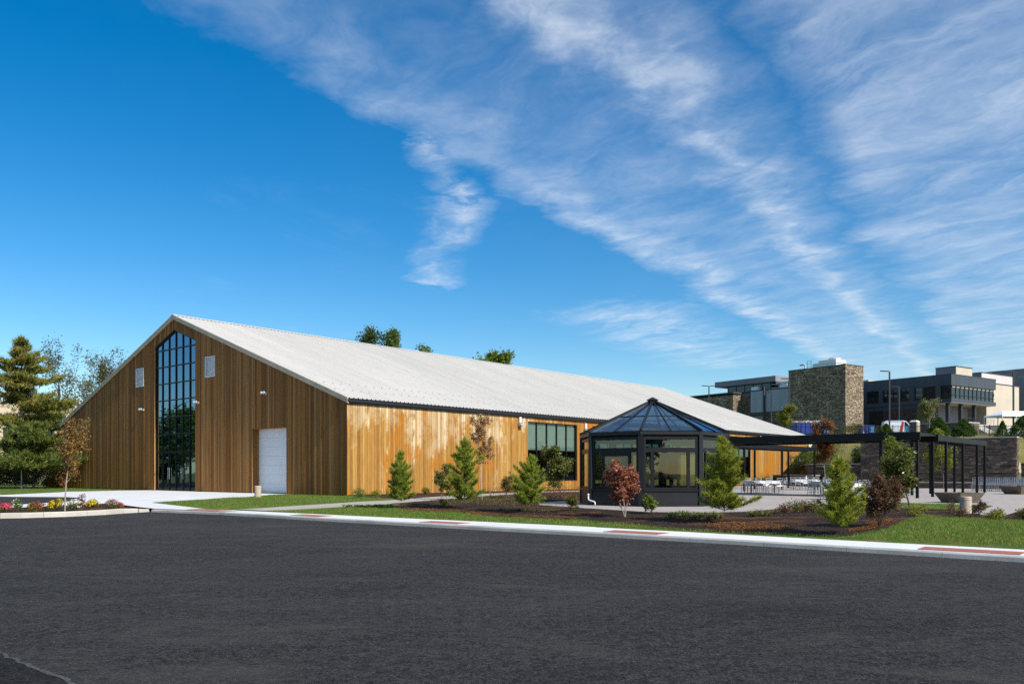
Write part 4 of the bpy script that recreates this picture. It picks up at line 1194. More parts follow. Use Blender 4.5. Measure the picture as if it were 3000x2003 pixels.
def planter(label, x, y, rz, w=1.35, h=.42):
    t = thing('planter', label, 'planter', (x, y, ZT), rz, 'tapered planters')
    b, tp = w * .34, w * .5
    vs = [(-b, -b, 0), (b, -b, 0), (b, b, 0), (-b, b, 0), (-tp, -tp, h), (tp, -tp, h), (tp, tp, h), (-tp, tp, h), (-tp + .09, -tp + .09, h), (tp - .09, -tp + .09, h), (tp - .09, tp - .09, h), (-tp + .09, tp - .09, h), (-tp + .12, -tp + .12, h - .1), (tp - .12, -tp + .12, h - .1), (tp - .12, tp - .12, h - .1), (-tp + .12, tp - .12, h - .1)]
    fs = [(3, 2, 1, 0)] + [(k, (k + 1) % 4, 4 + (k + 1) % 4, 4 + k) for k in range(4)] + [(4 + k, 4 + (k + 1) % 4, 8 + (k + 1) % 4, 8 + k) for k in range(4)] + [(8 + k, 8 + (k + 1) % 4, 12 + (k + 1) % 4, 12 + k) for k in range(4)]
    MB().add(vs, fs).build('bowl', 'planter_brown', t)
    MB().box(-tp + .1, tp - .1, -tp + .1, tp - .1, h - .14, h - .07).build('soil', 'soil', t)
planter('square tapered brown concrete planter behind the aggregate bollard', 18.6, 34.7, R(20))
planter('square tapered brown concrete planter at the edge of view near the stored chairs', 29.3, 48.2, R(20), 1.5, .47)
def bollard(label, p, h=.60):
    t = thing('bollard', label, 'bollard', p, 0, 'aggregate bollards')
    MB().lathe([(.165, -.02), (.168, h - .02), (.155, h), (.02, h + .004)], 24).build('column', 'exposed_aggregate', t, smooth=False)
    MB().lathe([(.172, h * .80), (.176, h * .81), (.176, h * .83), (.172, h * .84)], 24).build('band', 'exposed_aggregate', t)
bollard('round tan aggregate concrete bollard on the grass in front of the overhead door', G(755.5, 1455.5), .58)
bollard('round tan aggregate concrete bollard on the mulch near the square planter', G(2829, 1503), .52)
p = at(2620, 41.5)
t = thing('trash_bin', 'dark bin with pale domed lid on the terrace behind the small trees', 'bin', (p.x, p.y, ZT))
MB().lathe([(.2, 0), (.22, .05), (.22, .70), (.2, .72)], 14).build('body', 'black_metal', t)
MB().lathe([(.225, .72), (.22, .80), (.15, .90), (.03, .94)], 14).build('lid', 'white_paint', t, smooth=True)
for lab, p, h in (('thin wooden stake in the mulch beside the dark red shrub', G(2540, 1490), .42), ('short wooden stake on the path edge below the barn wall', G(1436, 1452), .36)):
    s = MB().box(-.025, .025, -.025, .025, -.05, h).add([(-.025, -.025, h), (.025, -.025, h), (.025, .025, h), (-.025, .025, h), (0, 0, h + .03)], [(0, 1, 4), (1, 2, 4), (2, 3, 4), (3, 0, 4)]).build('stake', 'stake_wood')
    s.location = p; tag(s, lab, 'stake')

# ------------------------------------------------------------------ buildings on the hill  (local x = right and back, y = left and back)
HB = R(35)
def bl_thing(name, label, px, Y, z, cat='building'):
    return thing(name, label, cat, ((px - 1500) / F * Y, Y, z), HB)
rbld = random.Random(33)
# stone tower
tw = bl_thing('stone_tower', 'square rough-stone tower block with white cooling unit on its roof', 2477, 140, 7.9)
TH = 19.72 - 7.9
MB().box(0, 5.2, 0, 11.3, 0, TH).build('wall', 'tower_stone', tw)
MB().box(-.06, 5.26, -.06, 11.36, TH, TH + .12).build('parapet_cap', 'roof_dark', tw)
MB().box(-.06, .02, 6.3, 8.6, .2, 2.5).build('loading_door', 'grey_cladding', tw)
MB().box(-.05, .02, 3.6, 5.0, 1.0, 2.9).build('window', 'far_glass', tw)
cu = MB().box(.6, 3.6, 2.2, 5.6, TH + .15, TH + 1.25).box(.5, 3.7, 2.1, 5.7, TH + .62, TH + .70).build('cooling_unit', 'tank_white', tw)
MB().lathe([(1.0, TH + 1.25), (1.05, TH + 1.6), (.95, TH + 1.62)], 16, 2.0, 3.4).build('fan_housing', 'tank_white', cu)
MB().box(.9, 3.0, 5.7, 7.0, TH + .15, TH + .9).build('duct_box', 'tank_white', cu)
MB().tube([(1, 8.6, TH), (1, 8.6, TH + .8), (1, 8.9, TH + 1.0), (1, 9.6, TH + .95)], .16, 8).build('vent_pipe', 'lamp_grey', tw)
rl = MB()
for yy in (7.2, 8.0): rl.bar((.8, yy, TH + .1), (.8, yy, TH + 1.5), .05)
for zz in (.5, 1.0, 1.45): rl.bar((.8, 7.2, TH + zz), (.8, 8.0, TH + zz), .05)
rl.build('ladder', 'roof_dark', tw)
# stone wing with grey cladding to its left
wg = bl_thing('stone_wing', 'long dark stone wing with blue-grey ribbed cladding and rooftop glass lantern', 2477, 140, 7.9)
gx_ = 4.0
MB().box(gx_, gx_ + 14, 11.4, 60, 0, 9.0).build('wall', 'dark_stone', wg)
MB().box(gx_ - .25, gx_ - .02, 13, 22.75, 5.2, 9.25).build('cladding', 'grey_cladding', wg)
MB().box(gx_ - .3, gx_ + .3, 11.4, 23.2, 9.26, 9.45).build('parapet_cap', 'roof_dark', wg)
MB().box(gx_ - 2.4, gx_ - .02, 25.2, 37.5, 0, 8.75).build('projecting_bay', 'tower_stone', wg)
MB().box(gx_ - 2.5, gx_ + .5, 25.1, 60.2, 9.02, 9.3).build('roof_edge', 'roof_dark', wg)
MB().box(gx_ - 2.48, gx_ - 2.42, 36.9, 44, 7.3, 8.9).build('green_board', 'green_board', wg)
ln = MB().box(gx_ + 1.6, gx_ + 9, 19.2, 30.4, 9.02, 9.6).build('lantern_base', 'roof_dark', wg)
MB().box(gx_ + 1.7, gx_ + 9, 19.4, 30.0, 9.6, 10.9).build('lantern_glass', 'far_glass', ln)
for k in range(6): MB().box(gx_ + 1.62, gx_ + 1.72, 19.5 + k * 2.08, 19.62 + k * 2.08, 9.6, 10.9).build('mullion', 'roof_dark', ln)
MB().box(gx_ + .8, gx_ + 10, 17.8, 32.6, 10.92, 12.0).build('lantern_roof', 'grey_wall', wg)
MB().box(gx_ + .8, gx_ + 6, 11.6, 17.7, 10.4, 10.75).build('roof_beam', 'lamp_grey', wg)
for yy, hh in ((15.0, .8), (21.6, .75)): MB().box(gx_ + .5, gx_ + 1.6, yy, yy + 1.6, 9.46, 9.46 + hh).build('air_unit', 'white_paint', wg)
for (y0, y1, z0, z1) in ((13.2, 14.6, 1.6, 4.2), (19.8, 22.2, 2.2, 4.4)): MB().box(gx_ - .05, gx_ + .02, y0, y1, z0, z1).build('window', 'far_glass', wg)
MB().tube([(gx_ - .5, 19.4, 0), (gx_ - .5, 19.4, 9.9)], .22, 8).build('column', 'roof_dark', wg)
# dark modern building
dk = bl_thing('dark_office_building', 'dark modern building with overhanging glazed upper storey on columns', 2787, 150, 8.6)
X1, Y1 = 16.5, 30.0
z0, zs_, zw, zt_ = 5.7, 6.4, 8.75, 10.7
MB().box(0, X1, 0, Y1, z0, zs_).build('floor_slab', 'dark_cladding', dk)
MB().box(0, X1, 0, Y1, zw, zt_).build('parapet', 'dark_cladding', dk)
MB().box(.3, X1 - .3, .3, Y1 - .3, zs_ + .002, zw - .002).build('glazing', 'far_glass', dk)
MB().box(.02, X1 - .02, .02, 5.6, z0 - .06, z0 - .004).build('soffit', 'soffit', dk)
MB().box(-.05, X1 + .05, -.05, Y1, zt_, zt_ + .1).build('parapet_cap', 'roof_dark', dk)
for k in range(11):
    x = .5 + k * 1.55
    MB().box(x - .028, x + .028, .2, .29, zs_, zw).build('mullion', 'frame_grey', dk)
    if k < 10: MB().box(x + .25, x + 1.3, .2, .29, zw - .34, zw - .06).build('ceiling_light_panel', 'soffit', dk)
MB().box(.3, X1 - .3, .14, .28, zs_ + .62, zs_ + .70).build('rail', 'frame_grey', dk)
for (y0, y1) in ((2.0, 2.9), (6.9, 7.9), (9.6, 10.2), (13.2, 14.0), (16.5, 17.4)):
    MB().box(.0, .29, y0, y1, zs_, zw).build('wall_pier', 'dark_cladding', dk)
for y in (3.6, 4.9, 8.7, 11.2, 12.3, 15.0): MB().box(.16, .29, y - .04, y + .04, zs_, zw).build('mullion', 'frame_grey', dk)
MB().box(.16, .28, 3.0, 17, zs_ + .62, zs_ + .69).build('rail', 'frame_grey', dk)
MB().box(.15, 14, 5.7, Y1 - .1, 0, z0 - .01).build('lower_storey', 'dark_cladding', dk)
MB().box(4.2, 15, 4.6, 5.68, 0, z0 - .08).build('entrance_wall', 'grey_wall', dk)
for (y0, y1) in ((6.3, 9.2), (9.7, 12.6), (13.1, 16.0)): MB().box(.05, .14, y0, y1, 1.9, 4.9).build('window', 'far_glass', dk)
for x, y in ((.7, 1.0), (5.2, 1.0), (10.2, 1.0), (.7, 4.6)):
    MB().box(x - .28, x + .28, y - .28, y + .28, 1.9, z0 - .07).build('column', 'frame_grey', dk)
MB().box(-1.8, 3.4, -3.2, 18, -.5, 1.78).build('podium', 'dark_stone', dk)
MB().box(-1.95, 3.5, -3.3, 18, 1.78, 1.95).build('podium_coping', 'coping', dk)
MB().box(3.42, 14, -1.2, 5, -.5, 1.85).build('entrance_deck', 'coping', dk)
for k in range(9):
    MB().box(4.4, 8.4, -1.25 - .36 * (k + 1), -1.25 - .36 * k - .002, -.5, 1.8 - .2 * (k + 1)).build('step', 'coping', dk)
MB().box(8.6, 9.2, -4.8, -1.3, -.5, 1.6).build('stair_wall', 'coping', dk)
MB().box(9.6, 13.6, -1.9, -1.25, -.4, 1.4).build('service_opening', 'interior_dark', dk)
rl = MB()
for x in np.arange(3.6, 13.8, 1.1): rl.bar((x, -1.0, 1.85), (x, -1.0, 2.9), .05)
rl.bar((3.6, -1.0, 2.9), (13.9, -1.0, 2.9), .05).bar((3.6, -1.0, 2.4), (13.9, -1.0, 2.4), .03)
rl.build('railing', 'frame_grey', dk)
MB().box(3, 6, 18, 22, zt_ + .1, zt_ + .8).build('roof_unit', 'beige_wall', dk)
# beige blocks behind
def block(name, label, px, Y, zb, zt, wx, wy, mat, lmat=None, wins=()):
    t = bl_thing(name, label, px, Y, zb)
    H = zt - zb
    MB().box(0, wx, 0, wy, 0, H).build('wall', mat, t)
    MB().box(-.1, wx + .1, -.1, wy + .1, H, H + .14).build('roof_edge', 'roof_dark', t)
    if lmat: MB().box(-.05, -.002, .02, wy, 0, H - .02).build('shaded_side', lmat, t)  # grey skin paints the shade of the left face into its colour
    for (face, a, b, z0, z1) in wins:
        w = MB()
        if face == 'y': w.box(a, b, -.06, -.002, z0, z1)
        else: w.box(-.12, -.06, a, b, z0, z1)
        wo = w.build('window', 'far_glass', t)
        m = MB()
        n = max(1, int((b - a) / 1.3))
        for k in range(n + 1):
            s = a + (b - a) * k / n
            if face == 'y': m.box(s - .05, s + .05, -.1, -.062, z0, z1)
            else: m.box(-.17, -.122, s - .05, s + .05, z0, z1)
        m.build('frame', 'frame_grey', wo)
    return t
block('beige_block', 'beige sunlit wall block joined to the dark office building', 2890, 163, 8.6, 19.1, 13.5, 14, 'beige_wall', None, [('y', 1.6, 2.8, 7.9, 8.5), ('y', -0.0, .01, 0, .01)])
block('penthouse_block', 'small beige rooftop box above the dark office building', 2801, 170, 20.2, 23.2, 6.5, 4.2, 'beige_wall', 'grey_wall')
block('pale_upper_storey', 'pale pinkish set-back storey with strip windows above the dark building', 2876, 178, 18.5, 22.9, 14, 20, 'pink_wall', 'grey_wall', [('y', 1.8, 4.2, 1.9, 2.7), ('y', 5.2, 12.8, 1.1, 2.5)])
block('grey_far_building', 'large grey building farthest back at the edge of view', 3085, 185, 8.6, 25.1, 20, 40, 'grey_wall', 'grey_wall', [('x', 9.5, 11.2, 1.5, 8.5), ('x', 14, 15.6, 1.5, 8.5), ('x', 11.5, 13, 12.8, 14.2)])
# tan building behind the pines at the other end
tb = thing('tan_building', 'tan flat-roofed building glimpsed between the pines beside the barn', 'building', ((150 - 1500) / F * 112, 112, .3), R(20))
MB().box(-16, 8, 0, 12, 0, 10.6).build('wall', 'beige_far', tb)
MB().box(-16.2, 8.2, -.2, 12.2, 10.6, 11.1).build('roof_edge', 'white_paint', tb)
for k in range(5):
    for zf in (1.2, 5.2): MB().box(-14 + k * 4.2, -12.2 + k * 4.2, -.05, .0, zf, zf + 2.1).build('window', 'far_glass', tb)

# ------------------------------------------------------------------ things on the upper lot
def dumpster(label, px, Y, L, h, light_end):
    p = athill(px, Y)
    t = thing('dumpster', label, 'dumpster', p, R(4), 'blue dumpsters')
    MB().add([(-L / 2 + .15, -1.1, .15), (L / 2 - .15, -1.1, .15), (L / 2 - .15, 1.1, .15), (-L / 2 + .15, 1.1, .15), (-L / 2, -1.2, h), (L / 2, -1.2, h), (L / 2, 1.2, h), (-L / 2, 1.2, h)],
             [(3, 2, 1, 0), (0, 1, 5, 4), (1, 2, 6, 5), (2, 3, 7, 6), (3, 0, 4, 7), (4, 5, 6, 7)]).build('container', 'dumpster_blue', t)
    rim = MB()
    for y in (-1.22, 1.22): rim.bar((-L / 2, y, h), (L / 2, y, h), .12)
    for x in (-L / 2, L / 2): rim.bar((x, -1.2, h), (x, 1.2, h), .11)
    rim.build('rim', 'dumpster_blue', t)
    n = int(L / .75)
    for k in range(n + 1):
        x = -L / 2 + .2 + (L - .4) * k / n
        MB().bar((x, -1.14, .2), (x, -1.23, h - .06), .09).build('rib', 'light_blue' if x > light_end else 'dumpster_blue', t)
    MB().box(light_end, L / 2 - .05, -1.25, -1.21, .3, h - .1).build('end_panel', 'light_blue', t)
    return t
d1 = dumpster('blue roll-off dumpster heaped with pale rubble below the stone tower', 2372, 128, 5.4, 1.75, 1.75)
hp = MB(); rr = random.Random(3)
for k in range(90):
    x, y = rr.uniform(-2.5, 2.5), rr.uniform(-1, 1); s = rr.uniform(.08, .26)
    ax = Vector((rr.uniform(-1, 1), rr.uniform(-1, 1), rr.uniform(-1, 1))).normalized(); ay = ax.orthogonal().normalized()
    hp.obox((x, y, 1.78 + rr.uniform(-.05, .25)), ax, ay, ax.cross(ay), s, s * .7, s * .4)
o = hp.build('rubble', 'rubble', None); o.location = d1.location; o.rotation_euler = d1.rotation_euler
tag(o, 'pale broken rubble heaped in the blue dumpster', 'rubble', kind='stuff')
dumpster('small blue dumpster beside the parked van', 2530, 132, 2.3, 1.35, .5)
# van
vp = athill(2629, 138)
van = thing('van', 'white delivery van with blue nose and red stripe parked on the upper lot', 'van', vp, R(-12))
prof = [(-2.3, .35), (-2.35, 1.2), (-2.2, 2.1), (-1.9, 2.22), (.75, 2.22), (1.15, 2.12), (1.75, 1.38), (2.3, 1.12), (2.4, .75), (2.35, .35)]
body = MB().prism([(x, -.92, z) for x, z in prof], (0, 1.84, 0)).build('body', 'van_white', van, bevel=.05)
MB().prism([(.95, -.945, .5), (.95, -.945, 1.25), (1.75, -.945, 1.30), (2.25, -.945, 1.08), (2.33, -.945, .5)], (0, .02, 0)).build('blue_panel', 'van_blue', van)
MB().prism([(.1, -.947, .4), (.5, -.947, 2.0), (.85, -.947, 2.0), (.55, -.947, .4)], (0, .02, 0)).build('red_stripe', 'red_paint', van)
MB().box(-2.3, .7, -.93, -.921, 2.02, 2.14).build('roof_stripe', 'van_blue', van)
MB().prism([(.92, -.95, 1.32), (.92, -.95, 2.02), (1.12, -.95, 2.02), (1.62, -.95, 1.36)], (0, .02, 0)).build('side_window', 'far_glass', van)
MB().add([(1.19, -.8, 2.08), (1.19, .8, 2.08), (1.76, .8, 1.42), (1.76, -.8, 1.42)], [(0, 1, 2, 3)]).build('windscreen', 'far_glass', van).location = (.03, 0, .03)
for x in (-1.5, 1.5):
    for y in (-.93, .75):
        w = MB().lathe([(.15, 0), (.33, .0), (.34, .04), (.34, .16), (.33, .2), (.15, .2)], 16).build('wheel', 'rubber', van); w.location = (x, y + .19, .33); w.rotation_euler = (R(90), 0, 0)
        MB().lathe([(.03, .2), (.2, .2), (.2, .205), (.03, .21)], 12).build('rim', 'silver', w)
for y in (-.7, .7): MB().box(2.33, 2.42, y - .15, y + .15, .72, .92).build('headlight', 'silver', van)
for y in (-.85, .85): MB().box(-2.40, -2.33, y - .06, y + .06, .9, 1.5).build('tail_light', 'red_paint', van)
# portable toilet
tp_ = athill(2680, 134)
pt = thing('portable_toilet', 'tan portable toilet cabin with white domed roof beside the van', 'toilet', tp_, R(40))
MB().box(-.58, .58, -.58, .58, 0, 2.0).build('cabin', 'toilet_tan', pt, bevel=.03)
MB().box(-.60, -.57, -.5, .5, .1, 1.95).build('dark_side', 'toilet_dark', pt)
MB().box(-.45, .45, -.61, -.575, .12, 1.9).build('door', 'toilet_tan', pt)
MB().add([(-.62, -.62, 2.0), (.62, -.62, 2.0), (.62, .62, 2.0), (-.62, .62, 2.0), (-.42, -.42, 2.26), (.42, -.42, 2.26), (.42, .42, 2.26), (-.42, .42, 2.26)], BOXF).build('roof', 'white_paint', pt, bevel=.04)
# traffic cones
def cone(label, px, Y):
    t = thing('traffic_cone', label, 'cone', athill(px, Y), 0, 'traffic cones')
    MB().box(-.18, .18, -.18, .18, 0, .04).build('base', 'orange_plastic', t)
    MB().lathe([(.14, .04), (.03, .72), (.01, .73)], 12).build('body', 'orange_plastic', t)
    MB().lathe([(.101, .30), (.078, .45), (.07, .46)], 12).build('band', 'white_paint', t)
cone('orange traffic cone in front of the small blue dumpster', 2530, 126)
cone('red and white traffic cone by the steps of the dark office building', 2837, 128)
# lamp posts
def lamp(label, px, Y, top_py, heads):
    p = athill(px, Y); h = zat(top_py, Y) - p.z
    t = thing('lamp_post', label, 'lamp post', p, 0, 'upper lot lamp posts')
    MB().box(-.09, .09, -.09, .09, 0, h).build('pole', 'frame_grey', t)
    MB().lathe([(.28, -.1), (.28, .5), (.2, .55)], 12).build('footing', 'kerb_pale', t)
    for s in heads:
        MB().obox((s * .75, 0, h + .06), (1, 0, s * .04), (0, 1, 0), (-s * .04, 0, 1), .62, .17, .06).build('lamp_head', 'frame_grey', t)
lamp('tall lamp post with one arm standing in front of the van', 2606, 126, 1088, (-1,))
lamp('shorter lamp post just beyond the van, before the dark building', 2634, 146, 1133, (-1,))
lamp('lamp post with two arms rising beyond the barn roof', 2077, 158, 1131, (-1, 1))
lamp('lamp post standing against the edge of the stone tower', 2313, 134, 1110, (-1,))
lamp('thin lamp post in front of the grey ribbed cladding', 2260, 146, 1148, (-1,))
lamp('dark lamp post in front of the beige block', 2969, 118, 1088, (-1,))
lamp('lamp post with broad head at the edge of view above the tent', 3006, 124, 1106, (-1, 1))
# canopy tent
tn = thing('canopy_tent', 'white peaked canopy tent on poles behind the fence', 'tent', athill(2960, 116), R(6))
w, d, e, pk = 2.6, 1.9, 2.75, 3.4
MB().add([(-w, -d, e), (w, -d, e), (w, d, e), (-w, d, e), (-w * .45, 0, pk), (w * .9, 0, pk), (-w, -d, e - .22), (w, -d, e - .22), (w, d, e - .22), (-w, d, e - .22)],
         [(0, 1, 5, 4), (1, 2, 5), (2, 3, 4, 5), (3, 0, 4), (0, 6, 7, 1), (1, 7, 8, 2), (2, 8, 9, 3), (3, 9, 6, 0)]).build('roof', 'tent_white', tn)
for x in (-w + .05, -.5, w - .05):
    for y in (-d + .05, d - .05): MB().bar((x, y, 0), (x, y, e), .09).build('pole', 'lamp_grey', tn)
MB().box(-w + .8, w, -d + .3, -d + .4, 0, 1.1).build('side_wall', 'tent_white', tn)
# iron fence
fn = thing('iron_fence', 'black iron picket fence along the top of the grass bank', 'fence', athill(2480, 112), 0)
fo = fn.location.copy(); rails = MB(); pk_ = MB(); prev = None
X0, XE, n = -16.0, 28.0, 24
for k in range(n + 1):
    x = X0 + (XE - X0) * k / n; y = 10.0 * (1 - (k / n)) ** 2 - 6 * (k / n)
    z = hill_z(fo.x + x, fo.y + y) - fo.z
    pp = Vector((x, y, z))
    MB().box(-.05, .05, -.05, .05, -.1, 1.45).build('post', 'black_metal', fn).location = pp
    if prev is not None:
        for zz in (.18, 1.25): rails.bar(prev + Vector((0, 0, zz)), pp + Vector((0, 0, zz)), .05)
        m = 11
        for j in range(1, m):
            q_ = prev.lerp(pp, j / m); pk_.bar(q_ + Vector((0, 0, .08)), q_ + Vector((0, 0, 1.36)), .032)
    prev = pp
rails.build('rail', 'black_metal', fn); o = pk_.build('pickets', 'black_metal', fn); o['kind'] = 'stuff'
# thin post by the hedge
po = MB().tube([(0, 0, 0), (0, 0, 2.7)], .04, 8).build('sign_post', 'lamp_grey'); po.location = at(63, 66); tag(po, 'thin grey post standing in front of the hedge by the tall pine', 'post')

# ------------------------------------------------------------------ vegetation
NR = np.random.default_rng(5)
def leaf_quads(pts, size, rng, aspect=.55, droop=.3, updir=None, jitter=.35):
    """one bent diamond (4 corners) per point"""
    n = len(pts); pts = np.asarray(pts)
    d = rng.normal(size=(n, 3)); d[:, 2] = d[:, 2] * .7 - droop * .4
    if updir is not None: d += np.asarray(updir) * 1.0
    d /= np.linalg.norm(d, axis=1)[:, None]
    r = rng.normal(size=(n, 3)); s = np.cross(d, r); s /= np.linalg.norm(s, axis=1)[:, None] + 1e-9
    L = size * rng.uniform(1 - jitter, 1 + jitter, n)[:, None]
    w = L * aspect * .5
    up = np.cross(s, d)
    v = np.stack([pts, pts + d * L * .5 + s * w + up * L * .08, pts + d * L, pts + d * L * .5 - s * w + up * L * .08], 1).reshape(-1, 3)
    f = np.arange(n * 4).reshape(n, 4)
    return v, f
def needle_tris(pts, dirs, length, width, per, rng, spread=.75):
    n = len(pts); pts = np.repeat(np.asarray(pts), per, 0); dirs = np.repeat(np.asarray(dirs), per, 0)
    d = dirs + rng.normal(size=dirs.shape) * spread; d /= np.linalg.norm(d, axis=1)[:, None]
    s = np.cross(d, rng.normal(size=d.shape)); s /= np.linalg.norm(s, axis=1)[:, None] + 1e-9
    L = length * rng.uniform(.7, 1.25, len(d))[:, None]
    b = pts + rng.normal(size=pts.shape) * length * .12
    v = np.stack([b - s * width / 2, b + s * width / 2, b + d * L], 1).reshape(-1, 3)
    return v, np.arange(len(d) * 3).reshape(-1, 3)

def grow(rng, height, r0, levels, split, ang, lean=0.05, clear=.3, ratio=.62, up=.25, wig=.12, nseg=5):
    """branch skeleton -> list of (points, radii) and twig sample points"""
    limbs = []; tips = []
    def limb(p, d, L, r, lev):
        pts = [p]; rad = [r]; dd = d
        for i in range(nseg):
            dd = dd + Vector(rng.normal(size=3)) * wig + Vector((0, 0, up * .25 if lev else .02)); dd.normalize()
            p = p + dd * (L / nseg); pts.append(p); rad.append(max(.004, r * (1 - .72 * (i + 1) / nseg)))
        limbs.append((pts, rad, lev))
        if lev >= levels - 1:
            tips.extend(pts[1:])
        if lev < levels:
            k = split[lev] if lev < len(split) else split[-1]
            for j in range(k):
                t = (clear + (1 - clear) * (j + rng.uniform(.2, .9)) / k) if lev == 0 else rng.uniform(.25, 1.0)
                i = min(nseg - 1, int(t * nseg)); fr = t * nseg - i
                q = pts[i].lerp(pts[i + 1], fr)
                ax = (pts[i + 1] - pts[i]).normalized()
                pr = ax.orthogonal().normalized(); pr.rotate(Matrix.Rotation(rng.uniform(0, 2 * math.pi), 3, ax))
                a = ang * rng.uniform(.7, 1.25)
                nd = (ax * math.cos(a) + pr * math.sin(a)).normalized()
                Lk = L * ratio * rng.uniform(.7, 1.2) * ((1.15 - .55 * t) if lev == 0 else 1.0)
                limb(q, nd, Lk, rad[i] * rng.uniform(.45, .65), lev + 1)
    limb(Vector((0, 0, -.05)), Vector((rng.normal() * lean, rng.normal() * lean, 1)).normalized(), height, r0, 0)
    return limbs, tips
def trunk_mesh(limbs, mat, parent, minr=.0):
    mb = MB()
    for pts, rad, lev in limbs:
        mb.tube(pts, rad, 7 if lev == 0 else 5 if lev == 1 else 3, cap=False)
    return mb.build('trunk', mat, parent, smooth=True)
def broadleaf(name, label, p, seed, H, leaf='green_leaf', bark='bark', levels=3, split=(9, 5, 4), ang=.75, nleaf=4, size=.09, spread=.12, lean=.03, clear=.3, ratio=.5, up=.25, r0=None, group=None, cat='tree', stems=1, aspect=.55, wig=.12, extra=None, shoots=()):
    rng = np.random.default_rng(seed)
    t = thing(name, label, cat, p, 0, group)
    limbs, tips = [], []
    for s in range(stems):
        a, b = grow(rng, H * (1 if s == 0 else rng.uniform(.75, .98)), r0 or H * .014, levels, split, ang, lean if stems == 1 else .22, clear, ratio, up, wig)
        limbs += a; tips += b
    for (zb, dx_, dy_, zt_2) in shoots:
        pts_ = [Vector((dx_ * k * k / 25, dy_ * k * k / 25, lerp(zb, zt_2, k / 5))) for k in range(6)]
        limbs.append((pts_, [.012 - .0018 * k for k in range(6)], 2)); tips += [q.lerp(r_, .5) for q, r_ in zip(pts_[2:], pts_[3:])]
    trunk_mesh(limbs, bark, t)
    T = np.array([list(x) for x in tips])
    if nleaf:
        n = int(len(T) * nleaf)
        idx = rng.integers(0, len(T), n)
        pts = T[idx] + rng.normal(size=(n, 3)) * spread
        pts = pts[pts[:, 2] > .04]
        v, f = leaf_quads(pts, size, rng, aspect)
        rawmesh('crown', v, f, leaf, t)
        if extra:
            m2, frac = extra
            idx = rng.integers(0, len(T), int(n * frac))
            v, f = leaf_quads(T[idx] + rng.normal(size=(len(idx), 3)) * spread, size, rng, aspect)
            rawmesh('turned_leaves', v, f, m2, t)
    return t
def young_pine(label, p, seed, H, Rm, mat='pine_green', lean=0.0, tip=.22, skirt=.02):
    rng = np.random.default_rng(seed)
    t = thing('young_pine', label, 'pine tree', p, 0, 'young pines along the bed')
    mb = MB()
    axis = [Vector((lean * (z / H) ** 1.5 + .02 * math.sin(z * 3 + seed), .02 * math.cos(z * 2.3 + seed), z)) for z in np.linspace(-.05, H * .97, 9)]
    mb.tube(axis, [max(.006, H * .017 * (1 - .9 * i / 8)) for i in range(9)], 7, cap=False)
    pts, dirs = [], []
    z = H * skirt
    while z < H * .97:
        f = z / H
        rad = Rm * min(1.0, .72 + .28 * f / .16 if f < .16 else 1.0) * (1 - ((f - .16) / .84) ** 1.6 if f > .16 else 1) * .86 * rng.uniform(.8, 1.12) + .07
        if f > .80: rad = max(.09, rad * .8)
        k = int(rng.integers(5, 8))
        a0 = rng.uniform(0, 6.28)
        i = min(7, int(f / .97 * 8)); c = axis[i].lerp(axis[i + 1], f / .97 * 8 - i)
        for j in range(k):
            a = a0 + j * 6.283 / k + rng.normal() * .25
            if rng.random() < .16: continue
            L = rad * rng.uniform(.5, 1.25) * (1 + .22 * math.sin(a * 2 + seed * 1.7 + f * 6) + .12 * math.sin(a * 3 + f * 11))
            rise = lerp(.25, .95, f) * rng.uniform(.7, 1.3)
            d = Vector((math.cos(a), math.sin(a), rise)).normalized()
            end = c + d * L * 1.12 + Vector((0, 0, L * .12))
            mid = c.lerp(end, .5) - Vector((0, 0, L * .05))
            mb.tube([c, mid, end], [.010, .007, .003], 3, cap=False)
            n = max(3, int(L / .052))
            for s in range(n):
                u_ = .22 + .78 * s / (n - 1)
                q = c.lerp(mid, u_ * 2) if u_ < .5 else mid.lerp(end, u_ * 2 - 1)
                dd = (end - mid).normalized()
                pts.append(q); dirs.append(dd * .8 + Vector((0, 0, .35)))
                if u_ > .3:
                    for _ in range(2):
                        sd = Vector((-d.y, d.x, 0)) * rng.choice([-1, 1]) * rng.uniform(.3, 1) * L * .28 * (1.15 - u_)
                        q2 = q + sd + Vector((0, 0, abs(rng.normal()) * .03))
                        pts.append(q2); dirs.append(dd * .6 + sd.normalized() * .6 + Vector((0, 0, .45)))
        z += H * .043 * rng.uniform(.7, 1.3) * (1 + 1.1 * max(0, f - .55))
    for k in range(10):
        q = axis[-1] + Vector((0, 0, k * tip * .1 - tip * .4)); pts.append(q); dirs.append(Vector((0, 0, 1)) + Vector(rng.normal(size=3)) * .4)
    mb.build('trunk', 'bark', t, smooth=True)
    v, f = needle_tris([list(x) for x in pts], [list(x) for x in dirs], H * .040 + .035, .014, 12, rng)
    rawmesh('crown', v, f, mat, t)
    return t
